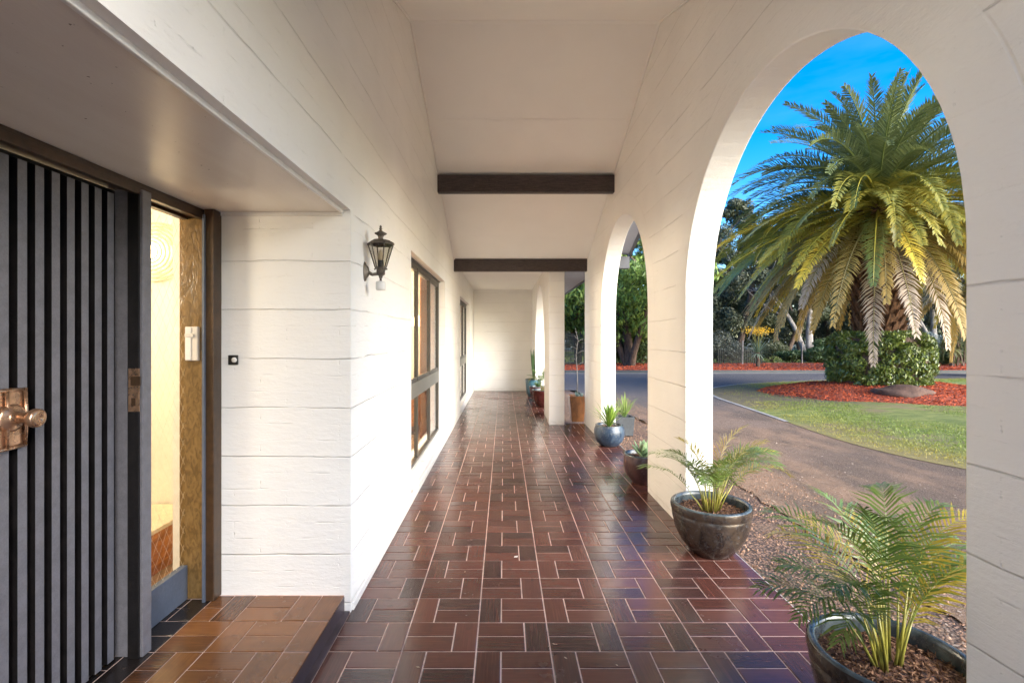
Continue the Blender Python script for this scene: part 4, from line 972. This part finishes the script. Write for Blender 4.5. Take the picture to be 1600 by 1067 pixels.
# ------------------------------------------------------------------ pots
def potshell(root, prof, mat, name='pot', n=48, rim=None, wob=.004):
    m = MB(); m.lathe(prof, n, wob=wob); o = m.build(name, mat, root, True)
    if rim: m = MB(); m.lathe(rim, n, wob=wob); m.build('rim', 'pot_rim', o, True)
    return o
def soil(root, r, z, n=700, s_=.012):
    m = MB(); m.lathe([(0, z+.006), (r*.5, z+.004), (r, z)], 32); o = m.build('soil', 'soil', root, True)
    a = rng.random(n)*6.28; q = np.sqrt(rng.random(n))*r*.97; P = np.stack([q*np.cos(a), q*np.sin(a), np.full(n, z+.009)+rng.random(n)*.006], 1)
    A = rvec(n); A[:, 2] *= .4; A = unit(A)*s_*(.5+rng.random((n, 1))); B = unit(np.cross(A, rvec(n)))*s_*.3
    quads('bark_mulch', P, A, B, mixcol(n, (.05, .02, .012), (.32, .18, .10), .3), 'chips', o)
def areca(root, z0, seed, nf, L, ll, avoid, hmul=1.0, yel=.15, spread=1.0):
    rs = random.Random(seed); mb = MB(); sb = MB()
    for k in range(nf):
        az = k*2.39996+rs.uniform(-.3, .3)
        if avoid is not None:      # fronds keep clear of the pier they stand against
            dd_ = (az-avoid+math.pi) % (2*math.pi)-math.pi
            if abs(dd_) < 1.15: az = avoid+math.copysign(1.15+abs(dd_)*.5, dd_)
        r0 = .02+.035*rs.random(); u = (k+.5)/nf; hst = (.10+.17*rs.random())*hmul
        b0 = Vector((r0*math.cos(az), r0*math.sin(az), z0)); b1 = b0+Vector((.10*math.cos(az)*u, .10*math.sin(az)*u, hst))
        sb.tube([b0, b0.lerp(b1, .5)+Vector((0, 0, .01)), b1], [.006, .0045, .003], 6)
        y_ = rs.random() < yel*(2.2 if math.cos(az-.6) > .2 else .4)  # back-right fronds more often coloured yellow, standing for yellow light on them
        def cols(t_, r_, y_=y_):
            s_ = r_.random(); a_ = (.09+.07*s_, .15+.07*s_, .025+.02*s_) if not y_ else (.36+.1*s_, .28+.06*s_, .035)
            return a_
        el = R(84-44*u*spread)+rs.uniform(-.1, .1); dr = (1.0+.65*u)*spread+rs.uniform(-.2, .4)
        frond(mb, b1, az, el, L*rs.uniform(.8, 1.1), dr, cols, rs, 24, ll, .0040, .0024, rs.uniform(-.5, .5), .28, .35, (.20, .25, .05))
    mb.build('fronds', 'leaf_gloss', root); sb.build('stem', 'stem', root, True)
R1 = .262
prof = [(.0, .0), (.12, .0), (.145, .012), (.205, .09), (.243, .17), (.260, .25), (.264, .285), (.262, .288), (.268, .30), (.272, .325), (.268, .345), (.262, .348)]
innr = [(.262, .348), (.250, .352), (.240, .348), (.236, .33), (.236, .25)]
a1 = empty('potted_palm', (1.44, 1.82, 0), 'leafy cane palm in a large bronze glazed pot at the near pier', 'potted palm')
potshell(a1, prof[:-1], 'pot_brown', rim=[(.266, .345), (.262, .351), (.250, .354), (.240, .348), (.236, .33), (.236, .25)]); soil(a1, .236, .285, 1500)
areca(a1, .285, 21, 22, .45, .16, -1.3, hmul=1.15, yel=.2, spread=.95)
a2 = empty('potted_palm', (1.465, 3.46, 0), 'cane palm with fronds coloured yellow-lit in a bronze glazed pot against the first pier', 'potted palm')
potshell(a2, prof[:-1], 'pot_brown', rim=[(.266, .345), (.262, .351), (.250, .354), (.240, .348), (.236, .33), (.236, .25)]); soil(a2, .236, .285, 900)
areca(a2, .285, 33, 22, .43, .15, 1.5, hmul=1.0, yel=.2, spread=.78)
# plum pot with succulents
a3 = empty('potted_succulent', (1.455, 5.10, 0), 'fleshy pale green succulent in a plum glazed pot behind the first pier', 'potted succulent')
pf = [(0, 0), (.10, 0), (.115, .01), (.175, .09), (.200, .18), (.200, .25), (.192, .295)]
potshell(a3, pf, 'pot_plum', rim=[(.193, .293), (.192, .303), (.180, .307), (.172, .30), (.17, .22)]); soil(a3, .17, .26, 300)
rs = random.Random(9); m = MB()
def fleshy(m, base, az, el, L, W, col, th=.25):
    d_ = Vector((math.cos(el)*math.cos(az), math.cos(el)*math.sin(az), math.sin(el))); S = Vector((-math.sin(az), math.cos(az), 0)); N_ = d_.cross(S); vs = []; n1, n2 = 8, 8
    for i in range(n1+1):
        t_ = i/n1; ww = W*math.sin(math.pi*(.12+.86*t_))**.8; c_ = Vector(base)+d_*L*t_-N_*.0+Vector((0, 0, .12*L*t_*t_))
        for k in range(n2): a = 2*math.pi*k/n2; vs.append(c_+S*ww*math.cos(a)+N_*ww*th*math.sin(a))
    fs = [(i*n2+k, i*n2+(k+1) % n2, (i+1)*n2+(k+1) % n2, (i+1)*n2+k) for i in range(n1) for k in range(n2)]+[tuple(n1*n2+k for k in range(n2))]; m.add(vs, fs, col)
for k in range(14): fleshy(m, (.02*math.cos(k), .02*math.sin(k), .27), k*2.4, R(28+4*k), .16, .036, (.22+.1*rs.random(), .34+.08*rs.random(), .20))
m.build('leaves', 'leaf_gloss', a3, True)
# blue pot with strappy plant
a4 = empty('potted_lily', (1.475, 6.84, 0), 'bright green strappy plant in a round mottled blue pot', 'potted plant')
pf = [(0, 0), (.11, 0), (.13, .01), (.185, .07), (.212, .15), (.210, .22), (.195, .265), (.190, .285)]
potshell(a4, pf, 'pot_blue', rim=[(.191, .283), (.192, .293), (.18, .298), (.17, .29), (.168, .22)]); soil(a4, .168, .25, 300)
m = MB(); rs = random.Random(14); strappy(m, 70, .42, .011, rs, ((.08, .17, .02), (.26, .38, .06)), .25, (40, 88), .9, 6); m.build('leaves', 'leaf_gloss', a4)
# charcoal planter outside
a5 = empty('square_planter', (atx(976, 7.9), 7.9, GZ), 'feathery green plant in a dark square planter on the gravel behind the blue pot', 'planter')
def taper_box(m, w0, w1, h, z=0, th=.02):
    vs = [(-w0, -w0, z), (w0, -w0, z), (w0, w0, z), (-w0, w0, z), (-w1, -w1, h), (w1, -w1, h), (w1, w1, h), (-w1, w1, h)]; wi = w1-th
    vs += [(-wi, -wi, h), (wi, -wi, h), (wi, wi, h), (-wi, wi, h), (-wi, -wi, h-.05), (wi, -wi, h-.05), (wi, wi, h-.05), (-wi, wi, h-.05)]
    m.add(vs, [(0, 3, 2, 1), (0, 1, 5, 4), (1, 2, 6, 5), (2, 3, 7, 6), (3, 0, 4, 7), (4, 5, 9, 8), (5, 6, 10, 9), (6, 7, 11, 10), (7, 4, 8, 11), (8, 9, 13, 12), (9, 10, 14, 13), (10, 11, 15, 14), (11, 8, 12, 15), (12, 13, 14, 15)])
m = MB(); taper_box(m, .11, .13, .30); m.build('planter_box', 'charcoal', a5, bevel=.004)
m = MB(); strappy(m, 60, .42, .008, rs, ((.10, .17, .03), (.28, .36, .10)), .26, (45, 88), .8, 5); m.build('leaves', 'leaf', a5)
# rust planter with sapling
a6 = empty('rust_planter', (atx(901.5, 8.86), 8.86, -.005), 'bare thin sapling in a tall rust glazed tapered planter between pillar and arcade', 'planter')
m = MB(); taper_box(m, .105, .15, .46); m.build('planter_box', 'rust', a6, bevel=.006)
m = MB(); m.tube([(0, 0, .40), (.01, 0, .8), (-.015, .01, 1.2), (.02, 0, 1.45), (-.03, .0, 1.68)], [.009, .008, .007, .005, .003], 6)
for k in range(9):
    z = 1.0+.07*k; a = k*2.1; m.tube([(0, 0, z), (.07*math.cos(a), .07*math.sin(a), z+.05), (.14*math.cos(a+.3), .14*math.sin(a+.3), z+.06)], [.004, .003, .0015], 4)
m.build('stem', 'gum', a6, True)
m = MB(); strappy(m, 50, .13, .007, rs, ((.14, .22, .20), (.26, .36, .32)), .41, (30, 85), .5, 3); strappy(m, 30, .12, .007, rs, ((.14, .22, .20), (.26, .36, .32)), .41, (30, 85), .5, 3, .07, -.05); m.build('leaves', 'leaf', a6)
# far pots
a7 = empty('potted_palm', (.87, 10.62, 0), 'small pale palm in a glossy oxblood pot half behind the square pillar', 'potted palm')
pf = [(0, 0), (.13, 0), (.15, .01), (.21, .10), (.245, .22), (.25, .33), (.262, .345), (.262, .365)]
potshell(a7, pf, 'pot_red', rim=[(.262, .363), (.262, .373), (.248, .376), (.24, .37), (.238, .3)]); soil(a7, .238, .33, 200)
areca(a7, .33, 44, 14, .38, .16, None, hmul=1.2, yel=0)
a8 = empty('potted_shrub', (.80, 11.55, 0), 'low green plant in a small dark red pot behind the oxblood pot', 'potted plant')
pf = [(0, 0), (.11, 0), (.16, .10), (.19, .24), (.20, .34)]
potshell(a8, pf, 'pot_red', rim=[(.2, .338), (.202, .348), (.188, .352), (.18, .345), (.178, .28)]); soil(a8, .178, .31, 100)
m = MB(); strappy(m, 40, .20, .012, rs, ((.06, .12, .04), (.16, .24, .10)), .31, (20, 80), .8, 4); m.build('leaves', 'leaf', a8)
a9 = empty('snake_plant', (.76, 12.45, 0), 'upright snake plant in a teal glazed pot near the end wall', 'snake plant')
pf = [(0, 0), (.14, 0), (.18, .1), (.20, .28), (.21, .43)]
potshell(a9, pf, 'pot_teal', rim=[(.21, .428), (.213, .44), (.197, .444), (.19, .435), (.188, .36)]); soil(a9, .188, .40, 100)
m = MB(); strappy(m, 12, .78, .028, rs, ((.03, .08, .03), (.10, .17, .07)), .40, (78, 90), .1, 5); m.build('leaves', 'leaf_gloss', a9)
# a chip of paint and a few leaves on the tiles
for k, (px, py, lab) in enumerate(((806, 870, 'white paint chip lying mid floor'),)):
    Y = F*EYE/(py-VY); m = MB(); m.add([(-.014, -.008, .001), (.01, -.012, .003), (.016, .008, .006), (-.008, .012, .002)], [(0, 1, 2, 3)]); o = m.build('paint_chip', 'white_plastic'); o.location = (atx(px, Y), Y, .001); tag(o, lab, 'paint chip')

n = 5200; y = 1.5+rng.random(n)**1.6*14; x = 2.3+rng.random(n)**1.5*(.9+y*.62); P = np.stack([x, y, np.full(n, GZ+.004)], 1); A = rvec(n); A[:, 2] *= .2; A = unit(A)*(.004+.012*rng.random((n, 1))**3+.003); B = np.cross(A, np.array([[0, 0, .6]]))
k = ~inside(x, y)
o = quads('drive_litter', P[k], A[k], B[k], mixcol(n, (.08, .05, .03), (.42, .33, .25), .3)[k], 'chips', None, 'stuff'); tag(o, 'loose stones and leaf bits strewn on the drive', 'litter')
# small dry leaf bits on the tiles
n = 70; x = XL+.1+rng.random(n)*2.2; y = 2.2+rng.random(n)**1.2*8; P = np.stack([x, y, np.full(n, .003)], 1); A = rvec(n); A[:, 2] *= .15; A = unit(A)*(.004+.008*rng.random((n, 1))); B = np.cross(A, np.array([[0, 0, .4]]))
o = quads('leaf_litter', P, A, B, mixcol(n, (.10, .05, .03), (.45, .36, .26), .3), 'chips', None, 'stuff'); tag(o, 'tiny dry leaf bits scattered over the maroon tiles', 'leaf litter')
# groups of repeats
GR = {'curtain': 'curtains inside the windows', 'palm tree': 'date palms', 'shrub': 'garden shrubs across the road', 'stake': 'garden stakes', 'potted palm': 'potted palms along the porch', 'planter': 'square planters'}
for o in COL.objects:
    if o.parent is None and o.get('category') in GR: o['group'] = GR[o['category']]
    elif o.parent is None and o.name.startswith('gum_tree'): o['group'] = 'gum trees beyond the drive'
    elif o.parent is None and o.name.startswith('broadleaf_tree'): o['group'] = 'broadleaf trees across the road'
